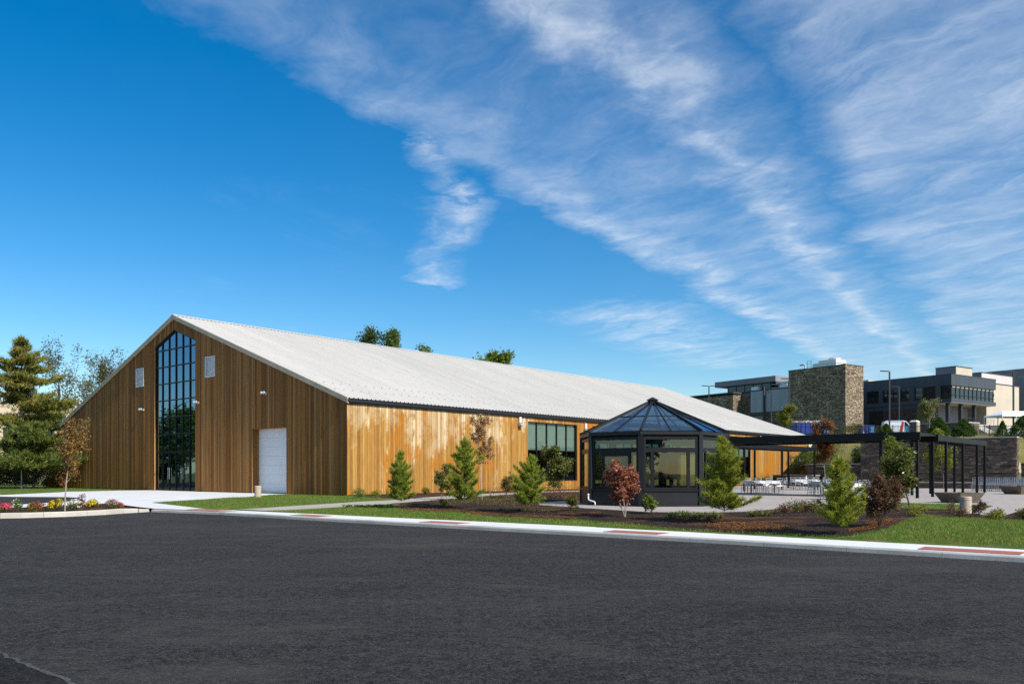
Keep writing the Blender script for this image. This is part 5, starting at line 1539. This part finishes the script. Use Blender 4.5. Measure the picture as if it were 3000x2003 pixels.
def clump(name, label, p, seed, rx, rz, leaf, n, size, group=None, cat='shrub', aspect=.5, flower=None, nf=0, fsize=.06, stems=True, base=.1, bark='bark'):
    """dense low shrub: short stems and leaves through the volume, thicker towards the skin"""
    rng = np.random.default_rng(seed)
    t = thing(name, label, cat, p, 0, group)
    lob = rng.normal(size=(7, 3)) * np.array([rx * .42, rx * .42, rz * .16]); lob[:, 2] += rz * .52
    k = rng.integers(0, 7, n)
    d = rng.normal(size=(n, 3)); d /= np.linalg.norm(d, axis=1)[:, None]
    rr = rng.uniform(.25, 1, n) ** .45
    pts = lob[k] + d * rr[:, None] * np.array([rx * .58, rx * .58, rz * .46])
    pts = pts[(pts[:, 2] > base * rz)]
    v, f = leaf_quads(pts, size, rng, aspect, droop=.1, updir=(0, 0, .35))
    mb = MB()
    for i in range(6 if stems else 3):
        e = lob[i % 7]; mb.tube([(rng.normal() * .02, rng.normal() * .02, -.04), (e[0] * .4, e[1] * .4, e[2] * .5), tuple(e)], [.012, .009, .004], 4, cap=False)
    mb.build('stems', bark, t)
    rawmesh('foliage', v, f, leaf, t)
    if flower:
        kk_ = rng.integers(0, 7, nf); dd = rng.normal(size=(nf, 3)); dd[:, 2] = np.abs(dd[:, 2]) * .9; dd[:, 1] -= .25; dd /= np.linalg.norm(dd, axis=1)[:, None]
        q = lob[kk_] + dd * np.array([rx * .62, rx * .62, rz * .52])
        vs, fs = [], []
        for c, nrm in zip(q, dd):
            nn = Vector(nrm); s = nn.orthogonal().normalized(); u2 = nn.cross(s); o = len(vs); R_ = fsize * rng.uniform(.7, 1.2)
            for a in range(6):
                an = a * math.pi / 3; vs.append(Vector(c) + (s * math.cos(an) + u2 * math.sin(an)) * R_)
            vs.append(Vector(c) + nn * R_ * .5)
            fs += [(o + a, o + (a + 1) % 6, o + 6) for a in range(6)]
        rawmesh('blossoms', [list(x) for x in vs], fs, flower, t)
    return t
def spruce(name, label, p, seed, H, Rm, mat, n, size, group=None, power=.8, bark='bark_dark', skirt=.05, cat='conifer'):
    rng = np.random.default_rng(seed)
    t = thing(name, label, cat, p, 0, group)
    MB().tube([(0, 0, -.1), (0, 0, H * .95)], [H * .02, .01], 6, cap=False).build('trunk', bark, t)
    f = rng.uniform(skirt, 1, n) ** .9
    prof = np.where(f < .15, .75 + f / .15 * .25, 1 - ((f - .15) / .85) ** (1 / power))
    a = rng.uniform(0, 6.283, n)
    lobes = 1 + .14 * np.sin(a * 5 + f * 17) + .10 * np.sin(f * 46)
    r = Rm * prof * lobes * rng.uniform(.35, 1, n) ** .4
    pts = np.stack([r * np.cos(a), r * np.sin(a), f * H], 1)
    dirs = np.stack([np.cos(a), np.sin(a), np.full(n, .35)], 1)
    v, fc = needle_tris(pts, dirs, size, size * .28, 3, rng, .5)
    rawmesh('crown', v, fc, mat, t)
    return t
def old_pine(name, label, p, seed, H, Rm, mat='old_pine', z0=.28, tiers=13, tuft=.42, per=9, sides=(7, 10), cover=1.0, group=None):
    """open, tiered crown of a grown white pine"""
    rng = np.random.default_rng(seed)
    t = thing(name, label, 'pine tree', p, 0, group)
    mb = MB(); ax = [Vector((.12 * math.sin(z * .5), .1 * math.cos(z * .4), z)) for z in np.linspace(-.1, H * .97, 12)]
    mb.tube(ax, [H * .019 * (1 - .92 * i / 11) + .01 for i in range(12)], 9, cap=False)
    pts, dirs = [], []
    for k in range(tiers):
        f = z0 + (1 - z0) * (k + .5 * rng.random()) / tiers
        rad = Rm * (1 - ((f - z0) / (1 - z0)) ** 1.6) * rng.uniform(.72, 1.15) + .5
        i = min(10, int(f / .97 * 11)); c = ax[i].lerp(ax[i + 1], f / .97 * 11 - i)
        for j in range(int(rng.integers(*sides))):
            if rng.random() > cover: continue
            a = rng.uniform(0, 6.283); L = rad * rng.uniform(.3, 1.2)
            rise = rng.uniform(-.02, .28) + .35 * max(0, f - .75) * 3
            d = Vector((math.cos(a), math.sin(a), rise)).normalized(); end = c + d * L + Vector((0, 0, L * .06)); mid = c.lerp(end, .5) - Vector((0, 0, L * .04))
            mb.tube([c, mid, end], [.055 * L / Rm + .015, .03, .01], 4, cap=False)
            n = int(L / .11) + 4
            for s in range(n):
                u_ = .3 + .7 * s / (n - 1); q = c.lerp(mid, u_ * 2) if u_ < .5 else mid.lerp(end, u_ * 2 - 1)
                for _ in range(3):
                    w = Vector((-d.y, d.x, 0)) * rng.normal() * L * .20 * (1.25 - abs(u_ - .6))
                    pts.append(q + w + Vector((0, 0, abs(rng.normal()) * .14))); dirs.append(d * .6 + Vector((0, 0, .6)))
    mb.build('trunk', 'bark_dark', t, smooth=True)
    v, f = needle_tris([list(x) for x in pts], [list(x) for x in dirs], tuft, tuft * .16, per, rng, .6)
    rawmesh('crown', v, f, mat, t)
    return t

# young pines along the bed
young_pine('slim young pine nearest the barn corner, in front of the amber wall', G(1175, 1487), 1, 2.12, .50, 'pine_green', -.03)
young_pine('tall young pine beside the brown-leaved sapling', G(1361, 1488), 2, 2.55, .62, 'pine_green', .0)
young_pine('young pine standing just before the first dark side window', G(1550, 1499), 3, 1.86, .52, 'pine_green', .06)
young_pine('bright young pine overlapping the right side of the glass pavilion', G(2125, 1530), 4, 2.28, .60, 'pine_yellow', -.08, skirt=.12)
young_pine('yellow-green young pine closest to the sidewalk, in front of the terrace tables', G(2465, 1566), 5, 1.72, .50, 'pine_yellow', -.07, skirt=.14)
# trees of the bed and terrace
broadleaf('sapling', 'slender sapling with crisp brown leaves in front of the amber wall', G(1413, 1466), 6, 3.5, 'brown_leaf', 'bark_pale', 3, (20, 5, 3), .78, 1.5, .08, .06, .002, .36, .28, .35, .024, wig=.04)
broadleaf('flowering_plum', 'red-leaved shrub tree with pale stems in front of the glass pavilion', G(1831, 1514), 7, 1.42, 'red_leaf', 'bark_pale', 3, (8, 5, 3), .52, 3.0, .08, .06, .05, .30, .33, .5, .016, None, 'small tree', 3)
broadleaf('magnolia', 'glossy dark green magnolia standing before the first side window', G(1645, 1446.5), 8, 2.35, 'magnolia_leaf', 'bark', 3, (12, 6, 4), .85, 4.2, .13, .08, .03, .12, .42, .35, .03, None, 'tree', 1, .45)
broadleaf('magnolia', 'bushy magnolia with some bronze leaves on the mulch by the grass wedge', G(2666, 1487.5), 9, 1.78, 'magnolia_leaf', 'bark_dark', 3, (12, 6, 4), .85, 3.2, .115, .08, .01, .18, .40, .35, .03, None, 'tree', 1, .45)
broadleaf('maple_sapling', 'tall thin maple sapling with rust-red leaves and bare top on the terrace', at(2421, 47), 10, 3.75, 'rust_leaf', 'bark_pale', 3, (14, 5, 3), .7, 4.2, .11, .10, .008, .38, .27, .4, .028, wig=.07, shoots=((3.4, .12, 0, 5.1), (3.3, -.3, .1, 4.7), (3.2, .3, -.1, 4.3)))
broadleaf('bronze_tree', 'small green tree turning bronze at its top under the pergola wing', at(2604, 40.5), 11, 2.55, 'green_leaf', 'bark', 3, (13, 5, 4), .7, 3.0, .095, .10, .01, .28, .32, .4, .028, wig=.08, extra=('olive_leaf', .5))
broadleaf('honey_locust', 'yellow-green tree in front of the stone wall between the pergola posts', P(-19.6, 41.6, ZT), 12, 3.6, 'yellow_leaf', 'bark', 3, (12, 5, 4), .75, 3.2, .12, .14, .02, .25, .42, .35, .035, extra=('green_leaf', .6))
broadleaf('birch_shrub', 'small loose shrub with pale stem between the two left young pines', G(1288, 1480), 13, 1.18, 'olive_leaf', 'bark_pale', 3, (9, 4, 3), .8, 2.6, .065, .05, .02, .25, .5, .4, .014, None, 'shrub', 1, extra=('green_leaf', .8))
broadleaf('brown_shrub', 'brown-leaved loose shrub by the path left of the pine at the window', G(1483, 1458), 14, .98, 'brown_leaf', 'bark_pale', 3, (7, 4, 3), .7, 3, .06, .06, .02, .25, .5, .4, .014, None, 'shrub', 2, extra=('olive_leaf', .7))
broadleaf('barberry', 'dark maroon barberry shrub on the mulch beside the yellow-green pine', G(2578, 1543), 15, 1.02, 'maroon_leaf', 'bark_dark', 3, (8, 4, 3), .7, 3.5, .05, .05, .02, .2, .5, .5, .014, None, 'shrub', 4)
broadleaf('sparse_shrub', 'small sparse green shrub on the concrete edge right of the red-leaved shrub', G(1911, 1504), 16, .46, 'green_leaf', 'bark_dark', 3, (6, 4, 3), .8, 2.6, .06, .03, .02, .2, .55, .4, .012, None, 'shrub', 2)
broadleaf('sparse_shrub', 'tiny sparse shrub on the mulch left of the glass pavilion', G(1668, 1496), 17, .46, 'olive_leaf', 'bark_dark', 3, (6, 3, 3), .8, 2.0, .05, .03, .02, .2, .55, .4, .010, None, 'shrub', 2)
broadleaf('bare_shrub', 'nearly leafless dark shrub between the bollard and the yellow shrub', G(2869, 1509), 18, .42, 'maroon_leaf', 'bark_dark', 3, (6, 4, 3), .8, .4, .04, .02, .02, .2, .55, .3, .012, None, 'shrub', 3)
# clipped and low shrubs
clump('round_shrub', 'round dark green shrub at the foot of the amber wall behind the brown sapling', G(1430, 1440), 20, .34, .62, 'dark_leaf', 1500, .07)
clump('yellow_shrub', 'tiny yellow-green shrub at the foot of the loose pale-stemmed shrub', G(1301, 1481), 21, .14, .24, 'yellow_leaf', 420, .05)
clump('yellow_shrub', 'golden shrub on the mulch under the bronze magnolia', G(2687, 1511), 22, .26, .30, 'yellow_leaf', 900, .05)
clump('yellow_shrub', 'golden shrub beside the terrace edge right of the leafless shrub', G(2919, 1523), 23, .25, .30, 'yellow_leaf', 900, .05)
clump('yellow_shrub', 'low golden-brown shrub at the very edge of view on the mulch', G(2996, 1520), 24, .24, .26, 'olive_leaf', 800, .05)
clump('brown_clump', 'low reddish-brown clump at the foot of the aggregate bollard', G(2806, 1516), 25, .22, .24, 'maroon_leaf', 500, .05)
clump('brown_clump', 'small greyish clump beside the bollard, on the side of the magnolia', G(2784, 1499), 26, .15, .34, 'maroon_leaf', 320, .045)
for i, (x, y, r_, h, m_, lab) in enumerate([(1048, 1459, .42, .40, 'green_leaf', 'low green shrub closest to the barn corner'), (1103, 1458, .30, .34, 'yellow_leaf', 'low yellow-green shrub second from the barn corner'),
        (1147, 1456, .30, .40, 'green_leaf', 'low green shrub third from the barn corner, behind the slim pine'), (1245, 1447, .40, .34, 'olive_leaf', 'low olive shrub at the wall between the two left pines'),
        (1340, 1443, .36, .3, 'brown_leaf', 'low brown shrub at the wall behind the tall young pine')]):
    clump('wall_shrub', lab, G(x, y), 30 + i, r_, h, m_, 700, .06, 'low shrubs along the barn wall')
for i, (x, y, h, m_, lab) in enumerate([(2300, 1503, .30, 'maroon_leaf', 'low dark-brown shrub at the terrace edge, first from the bright pine'), (2330, 1500, .36, 'olive_leaf', 'low rusty shrub at the terrace edge, second from the bright pine'),
        (2358, 1498, .36, 'maroon_leaf', 'low rusty shrub at the terrace edge, third from the bright pine'), (2385, 1500, .34, 'olive_leaf', 'low rusty shrub at the terrace edge beside the yellow-green pine')]):
    clump('edge_shrub', lab, G(x, y), 40 + i, .24, h, m_, 420, .06, 'low shrubs along the terrace edge', 'shrub')
for i, (u, v, r_, h, m_, lab) in enumerate([(-3.3, 54.3, .9, 1.9, 'dark_leaf', 'dark green shrub on the terrace wall at the barn\'s far end'), (-6.4, 49.9, .9, 1.7, 'green_leaf', 'green shrub on the terrace wall midway to the tall wall'),
        (-9.0, 47.3, 1.0, 2.3, 'green_leaf', 'tall green shrub behind the rust-red maple'), (-11.4, 47.0, .7, 1.3, 'dark_leaf', 'dark rounded shrub beside the end of the tall stone wall'), (-10.2, 44.3, .6, 1.0, 'green_leaf', 'small green shrub at the foot of the terrace wall')]):
    z = ZT + (1.95 if i < 4 else 0)
    if i == 0: z = ZT + 1.2
    clump('bank_shrub', lab, P(u, v, z), 50 + i, r_, h, m_, 1500, .14, 'shrubs on the terrace walls')
for i, (u, lab) in enumerate([(50.6, 'first'), (52.6, 'second'), (54.8, 'third'), (57.0, 'fourth')]):
    clump('wall_shrub', lab + ' green shrub along the far stretch of amber wall', P(-.8, u, ZT), 60 + i, .7, .75, 'dark_leaf', 700, .1, 'shrubs at the far amber wall')
# flowers on the island
fl = [(52, 1496, .26, .30, 'green_leaf', 'flower_white', 40, 'green plant with a few white blooms at the back of the island'),
      (15, 1500, .34, .26, 'green_leaf', 'flower_pink', 330, 'crimson-pink mum at the edge of view on the island'),
      (112, 1500, .24, .28, 'olive_leaf', 'flower_red', 110, 'red and gold mum in the middle of the island'), (96, 1498, .18, .24, 'yellow_leaf', 'flower_yellow', 150, 'small gold mum next to the red and gold one'),
      (152, 1494, .20, .28, 'yellow_leaf', 'flower_yellow', 190, 'yellow mum just left of the sapling trunk'), (171, 1488, .17, .26, 'yellow_leaf', 'flower_yellow', 170, 'tall yellow mum touching the sapling trunk'),
      (213, 1494, .33, .28, 'green_leaf', 'flower_white', 260, 'white mum just right of the sapling trunk'), (242, 1485, .20, .34, 'maroon_leaf', 'flower_rose', 60, 'dark rosy flower behind the white mum'),
      (267, 1491, .30, .24, 'yellow_leaf', 'flower_yellow', 260, 'low spreading yellow mum right of the white one'), (330, 1488, .28, .28, 'green_leaf', 'flower_rose', 130, 'green mum with rose-pink rim near the island tip'),
      (356, 1487, .12, .14, 'green_leaf', 'flower_pink', 70, 'tiny pink mum at the island tip')]
for i, (x, y, r_, h, lf, fm, nf, lab) in enumerate(fl):
    p = G(x, y, .16)
    clump('mum', lab, p, 70 + i, r_ * .95, h * 1.25, lf, 800, .05, 'flowers on the island', 'flower', .5, fm, int(nf * .8), .026)
broadleaf('island_sapling', 'sapling with copper leaves and long bare shoots on the flower island', G(190, 1497, .16), 90, 3.1, 'orange_leaf', 'bark_pale', 3, (16, 5, 3), .85, 3.2, .07, .09, .006, .36, .27, .40, .030, wig=.07, shoots=((2.3, 1.0, .1, 3.6), (2.2, .9, -.1, 3.2), (2.6, .1, 0, 3.5)))

# ------------------------------------------------------------------ grown trees
old_pine('tall_pine', 'tall old pine with tiered olive crown at the edge of view', at(68, 74), 101, 13.0, 4.4, 'old_pine', .34, 14, .42, 7, (5, 8), .85)
old_pine('tall_pine', 'broad low dark pine in front of the tall old pine', at(96, 66), 102, 4.8, 3.4, 'yew_green', .30, 7, .40, 8, (8, 12))
old_pine('tall_pine', 'slim dark pine between the tall pine and the barn', at(150, 80), 103, 8.2, 2.3, 'yew_green', .30, 9, .36, 8)
broadleaf('thinning_tree', 'tall thinning tree with few leaves just left of the barn roof', at(168, 92), 104, 12.4, 'twig_leaf', 'bark', 4, (10, 5, 5, 4), .5, .26, .24, .25, .03, .32, .46, .5, .17)
broadleaf('thinning_tree', 'thinning tree with forked trunk rising behind the barn eave', at(232, 96), 105, 11.8, 'twig_leaf', 'bark', 4, (10, 5, 5, 4), .55, .28, .24, .25, .05, .30, .48, .5, .16)
broadleaf('thinning_tree', 'thinning tree half hidden by the barn\'s rake', at(285, 100), 106, 12.0, 'olive_leaf', 'bark', 4, (10, 5, 5, 4), .55, .38, .24, .25, .05, .30, .48, .5, .16)
for i, (px, Y, r_, h, m_, lab) in enumerate([(-20, 70, 2.2, 2.7, 'olive_leaf', 'olive bush of the hedge at the edge of view'), (48, 71, 1.9, 2.3, 'dark_leaf', 'dark bush of the hedge behind the thin post'), (104, 70, 2.0, 2.5, 'dark_leaf', 'dark bush of the hedge under the broad low pine'),
        (152, 70, 1.6, 2.2, 'olive_leaf', 'olive bush of the hedge next to the barn'), (178, 69, .9, 1.0, 'brown_leaf', 'low brown bush of the hedge touching the barn corner')]):
    clump('hedge_bush', lab, at(px, Y), 110 + i, r_, h, m_, 5200, .16, 'hedge bushes beside the barn', 'bush')
# trees seen over the barn's ridge
broadleaf('ridge_tree', 'feathery half-bare tree showing over the barn ridge, first from the gable', at(1044, 118), 121, 19.9, 'dark_leaf', 'bark_dark', 4, (14, 5, 4, 3), .95, 1.0, .32, .4, .004, .62, .26, .35, .24, wig=.05)
broadleaf('ridge_tree', 'two-topped leafy tree showing over the barn ridge, second from the gable', at(1160, 118), 122, 20.0, 'green_leaf', 'bark_dark', 4, (13, 5, 4, 3), .6, 2.0, .32, .35, .005, .5, .17, .5, .24, wig=.05)
broadleaf('ridge_tree', 'low green treetop showing over the middle of the barn ridge', at(1245, 118), 123, 17.0, 'green_leaf', 'bark_dark', 3, (12, 6, 5), .7, 4, .38, .45, .005, .4, .16, .4, .24, wig=.05)
broadleaf('ridge_tree', 'full rounded green tree showing over the barn ridge, farthest from the gable', at(1462, 118), 124, 16.4, 'green_leaf', 'bark_dark', 4, (14, 6, 4, 3), .85, 2.8, .40, .4, .005, .5, .25, .3, .25, wig=.05)
# wood to the west, mirrored in the gable glass
for i, (x, y, h, m_) in enumerate([(-58, 55, 9, 'olive_leaf'), (-66, 63, 11, 'green_leaf'), (-63, 72, 12, 'dark_leaf'), (-74, 58, 12, 'olive_leaf'), (-80, 70, 13, 'green_leaf'), (-56, 66, 8, 'dark_leaf'), (-70, 48, 10, 'green_leaf'), (-85, 52, 12, 'dark_leaf')]):
    broadleaf('west_tree', ('%s tree of the wood mirrored in the gable glass, %s of the wood' % (m_.split('_')[0], ORD[i])), (x, y, .1), 130 + i, h * .62, m_, 'bark_dark', 3, (14, 6, 5), .7, 4.0, .38, .5, .03, .15, .42, .4, h * .018, 'trees of the west wood')
# row of trees across the lot, behind the viewpoint, mirrored in the pavilion glass
protos = []
for i, (x, y, h, m_) in enumerate([(-62, -52, 11, 'green_leaf'), (-48, -58, 9, 'olive_leaf'), (-34, -60, 12, 'dark_leaf'), (-20, -63, 10, 'green_leaf'), (-6, -62, 12, 'olive_leaf'), (8, -64, 11, 'green_leaf'), (22, -62, 9, 'dark_leaf'), (36, -60, 12, 'green_leaf'), (50, -56, 10, 'olive_leaf'), (62, -50, 11, 'green_leaf'), (72, -38, 10, 'dark_leaf'), (80, -24, 11, 'green_leaf')]):
    lab = '%s tree across the lot mirrored in the pavilion glass, %s of the row' % (m_.split('_')[0], (ORD + ['tenth', 'eleventh', 'twelfth'])[i])
    if i < 3:
        protos.append(broadleaf('lot_side_tree', lab, (x, y, 0), 160 + i, 10, m_, 'bark_dark', 3, (14, 6, 5), .8, 4.0, .5, .6, .02, .18, .42, .4, .2, 'trees across the lot'))
        protos[-1].scale = (h / 10,) * 3
    else:
        c_ = copy_tree(protos[i % 3]); c_.location = (x, y, 0); c_.rotation_euler = (0, 0, i * 1.3); c_.scale = (h / 10,) * 3; c_['label'] = lab
# upper bank
spruce('dome_conifer', 'rounded bright green conifer below the van', athill(2596, 100), 141, 1.5, .85, 'spruce_leaf', 2600, .16)
spruce('dome_conifer', 'broad dome-shaped conifer in front of the dark office building', athill(2751, 92), 142, 2.15, 1.05, 'spruce_leaf', 4200, .17, None, .6)
spruce('dome_conifer', 'broad dome-shaped conifer on the bank above the stone wall', athill(2823, 88), 143, 1.9, 1.15, 'spruce_leaf', 4200, .17, None, .6)
spruce('dome_conifer', 'dark conifer at the edge of view beyond the end of the stone wall', athill(3000, 78), 144, 2.1, 1.25, 'spruce_leaf', 4200, .17, None, .6)
spruce('little_conifer', 'small narrow conifer on the bank below the canopy tent', athill(2937, 86), 145, 1.7, .55, 'spruce_leaf', 1500, .14)
broadleaf('pale_birch', 'pale feathery birch behind the dome conifer on the bank', athill(2722, 100), 146, 3.9, 'pale_leaf', 'bark_pale', 3, (12, 5, 4), .6, 3.4, .15, .16, .03, .25, .42, .4, .05)
broadleaf('lot_tree', 'small yellow-green tree in front of the stone wing', athill(2301, 126), 147, 3.6, 'yellow_leaf', 'bark', 3, (12, 5, 4), .6, 3.6, .2, .2, .02, .25, .38, .4, .05)
clump('bank_bush', 'low bush line at the foot of the stone tower', athill(2505, 132), 148, 2.2, 1.3, 'olive_leaf', 1600, .2)
clump('bank_bush', 'low pale bush beside the little conifer below the tent', athill(2912, 90), 149, .5, .8, 'pale_leaf', 500, .13)

# ------------------------------------------------------------------ grass, ground cover, mulch chips (nobody could count these)
def in_poly(pts, n, rng):
    P2 = np.array([[p[0], p[1]] for p in pts]); lo, hi = P2.min(0), P2.max(0); out = []
    tot = 0
    while tot < n:
        q = rng.uniform(lo, hi, (n * 2, 2)); ins = np.zeros(len(q), bool); j = len(P2) - 1
        for i in range(len(P2)):
            xi, yi = P2[i]; xj, yj = P2[j]
            c = ((yi > q[:, 1]) != (yj > q[:, 1])) & (q[:, 0] < (xj - xi) * (q[:, 1] - yi) / (yj - yi + 1e-12) + xi)
            ins ^= c; j = i
        q = q[ins]; out.append(q); tot += len(q)
    return np.concatenate(out)[:n]
def szv(q):
    v = (q[:, 0] - B0.x) * V.x + (q[:, 1] - B0.y) * V.y
    t = np.clip((v - V_BACK) / (V_FLAT - V_BACK), 0, 1)
    return .13 + (ZS - .13) * t
def blades(name, label, polys, mat, h, w, rng, off=0.0):
    qs = np.concatenate([in_poly(p, n, rng) for p, n in polys])
    z = szv(qs) + off - .012; n = len(qs)
    a = rng.uniform(0, 6.283, n); L = h * rng.uniform(.5, 1.3, n)
    b = np.stack([qs[:, 0], qs[:, 1], z], 1); s = np.stack([np.cos(a), np.sin(a), np.zeros(n)], 1) * (w * .5)
    tip = b + np.stack([rng.normal(size=n) * L * .45, rng.normal(size=n) * L * .45, L], 1)
    v = np.stack([b - s, b + s, tip], 1).reshape(-1, 3)
    o = rawmesh(name, v, np.arange(n * 3).reshape(-1, 3), mat); tag(o, label, 'grass', kind='stuff')
strip_pts = [P(-7.3, -9.72), P(-12, sv(-12) + .01), P(-22, sv(-22) + .01), P(-28, sv(-28) + .01), P(-29.6, sv(-29.6) + .01)] + poly(bed_front[:12][::-1]) + [P(-10.3, -6.0), P(-8.8, -8.05)]
right_pts = [P(-29.3, sv(-29.3) + .01), P(-33, sv(-33) + .01), P(-38, sv(-38) + .01)] + poly([(3150, 1532), (3000, 1526), (2896, 1520), (2789, 1516), (2711, 1508), (2637, 1531), (2598, 1548), (2508, 1566)])
lawn1_pts = poly([(445, 1472), (515, 1480), (603, 1490.7), (670, 1493), (695, 1491), (823, 1484), (1040, 1471)]) + [P(-4.2, -1.2), P(-.1, -.15), P(4.8, -.15), P(4.8, -1.5)] + poly([(721, 1456), (593, 1462.6), (481, 1469)])
verge_pts = [P(22.1, -6.1), P(22.7, -2), P(22.2, -.2), P(37, -.2), P(60, 3), P(60, -11), P(40, -10.5), P(24.5, -8.4)]
blades('grass', 'short mown grass of the lawns along the sidewalk', [(strip_pts, 26000), (right_pts, 34000), (lawn1_pts, 30000), (verge_pts, 16000), ([p for p in poly(wedge_px)], 7000)], 'grass_blade', .055, .011, NR, .012)
def chips(name, label, pts, n, mat, size, rng, off, asp=.35):
    q = in_poly(pts, n, rng); z = szv(q) + off
    v, f = leaf_quads(np.stack([q[:, 0], q[:, 1], z], 1), size, rng, asp, droop=0, updir=None)
    v = v.reshape(-1, 4, 3); c = v.mean(1, keepdims=True); v[:, :, 2] = c[:, :, 2] + (v[:, :, 2] - c[:, :, 2]) * .45 + .006; v = v.reshape(-1, 3)
    o = rawmesh(name, v, f, mat); tag(o, label, 'mulch', kind='stuff')
bed_vis = poly(bed_front) + [P(-31, -.6), P(-29.6, 2), P(-26, 6), P(-24.3, 0), P(-24.3, -3), P(-22, -5.6), P(-19, -4.6), P(-14.2, -1.3), P(-12, 8), P(-4.2, 10), P(-6.2, 4.2), P(-9, -2.4)]
chips('mulch_chips', 'dark shredded bark mulch covering the planting bed', bed_vis, 26000, 'chip', .055, NR, .006)
chips('island_chips', 'dark shredded bark mulch on the flower island', isl_pts, 6000, 'chip', .05, NR, .032)
st_poly = [poly([(1170, 1491), (1230, 1492), (1330, 1496), (1450, 1507), (1590, 1512), (1690, 1516), (1690, 1521), (1600, 1517), (1450, 1511), (1330, 1499), (1210, 1496)]), poly([(2060, 1536), (2150, 1531), (2300, 1540), (2330, 1552), (2220, 1557), (2100, 1550)]), poly([(2480, 1560), (2560, 1550), (2630, 1528), (2600, 1520), (2540, 1535)])]
for i, sp_ in enumerate(st_poly):
    chips('pine_straw', ['rust-coloured pine straw under the left young pines', 'rust-coloured pine straw at the foot of the bright pine', 'rust-coloured pine straw at the foot of the yellow-green pine'][i], sp_, (3600, 5200, 2200)[i], 'straw', .10, NR, .010, .12)
def straps(name, label, spots, mat, rng, L=.24, per=26):
    vs, fs = [], []
    for x, y in spots:
        c = np.array(G(x, y)) + np.array([rng.normal() * .06, rng.normal() * .06, 0])
        for k in range(per):
            a = rng.uniform(0, 6.283); l = L * rng.uniform(.6, 1.25); d = np.array([math.cos(a), math.sin(a), 0]); s = np.array([-d[1], d[0], 0]) * .008
            m = c + d * l * .35 + np.array([0, 0, l * .6]); e = c + d * l * .9 + np.array([0, 0, l * .45]); o = len(vs)
            vs += [c - s, c + s, m + s, m - s, e, e]
            fs += [(o, o + 1, o + 2, o + 3), (o + 3, o + 2, o + 4, o + 5)]
    ob = rawmesh(name, vs, fs, mat); tag(ob, label, 'ground cover', kind='stuff')
sp1 = [(1960 + 145 * t + NR.normal() * 5, 1510 + 11 * NR.random() + t * 4) for t in np.linspace(0, 1, 26)]
sp2 = [(1005 + 140 * t, 1483 + 4 * NR.random()) for t in np.linspace(0, 1, 24)]
sp3 = [(1455 + 180 * t, 1496 + 4 * NR.random() + t * 3) for t in np.linspace(0, 1, 16)]
sp4 = [(2190 + 70 * t, 1505 + 10 * NR.random()) for t in np.linspace(0, 1, 9)]
straps('ground_cover', 'pale strappy leaved ground cover in front of the glass pavilion', sp1 + sp4, 'strap_leaf', NR)
straps('ground_cover', 'green sedge edging between the path and the front grass', sp2, 'strap_leaf', NR, .15)
straps('ground_cover', 'pale sedge tufts at the feet of the left young pines', sp3, 'strap_leaf', NR, .16)
def lowcover(name, label, pts, n, mat, size, rng, h):
    q = in_poly(pts, n, rng); k = .5 + .5 * np.sin(q[:, 0] * 2.1 + 3 * np.sin(q[:, 1] * 1.3)) * np.sin(q[:, 1] * 1.7 + 1)
    q = q[rng.random(len(q)) < k ** 1.6]; z = szv(q) + rng.uniform(0, 1, len(q)) * h
    v, f = leaf_quads(np.stack([q[:, 0], q[:, 1], z], 1), size, rng, .5, droop=0, updir=(0, 0, .3))
    o = rawmesh(name, v, f, mat); tag(o, label, 'ground cover', kind='stuff')
lowcover('ground_cover', 'low brownish ground cover on the mulch behind the left young pines', [P(-11, -5.5), P(-17.5, -5.5), P(-14, 0), P(-8, 6), P(-6.5, 3.6), P(-9.2, -2.2)], 9000, 'olive_leaf', .05, NR, .16)
lowcover('ground_cover', 'low reddish ground cover under the side windows of the barn', [P(-.2, 9), P(-.2, 30), P(-1.6, 30), P(-1.6, 14)], 6000, 'maroon_leaf', .07, NR, .32)
lowcover('ground_cover', 'dark clipped ground cover in the bed left of the glass pavilion', [P(-4.4, 11), P(-10.5, 10), P(-13.6, 0), P(-12.0, 0)], 8000, 'maroon_leaf', .06, NR, .22)

# litter: grit and leaves gathered along the kerb and scattered on the lot and lawns
def litter(name, label, pts3, mat, size, rng):
    v, f = leaf_quads(pts3, size, rng, .6, droop=0)
    v = v.reshape(-1, 4, 3); c = v.mean(1, keepdims=True); v[:, :, 2] = c[:, :, 2] + (v[:, :, 2] - c[:, :, 2]) * .25; v = v.reshape(-1, 3)
    o = rawmesh(name, v, f, mat); tag(o, label, 'litter', kind='stuff')
lu = -2 - 42 * NR.random(1500); lo_ = np.abs(NR.normal(size=1500)) * .16
lp = np.array([list(P(u, kv(u) - .03 - d, .008)) for u, d in zip(lu, lo_)])
litter('kerb_litter', 'small dry leaves and grit gathered against the kerb', lp, 'brown_leaf', .035, NR)
rp_ = np.stack([NR.uniform(-26, 16, 900), NR.uniform(7, 34, 900), np.full(900, .006)], 1)
rp_ = rp_[[uv(a, b)[1] < -11.4 for a, b in rp_[:, :2]]]
litter('lot_litter', 'scattered specks of leaf and grit on the asphalt', rp_, 'straw', .022, NR)
lq = np.concatenate([in_poly(right_pts, 260, NR), in_poly(lawn1_pts, 260, NR), in_poly(strip_pts, 160, NR)])
litter('lawn_leaves', 'fallen pale leaves lying on the lawns', np.stack([lq[:, 0], lq[:, 1], szv(lq) + .035], 1), 'brown_leaf', .05, NR)
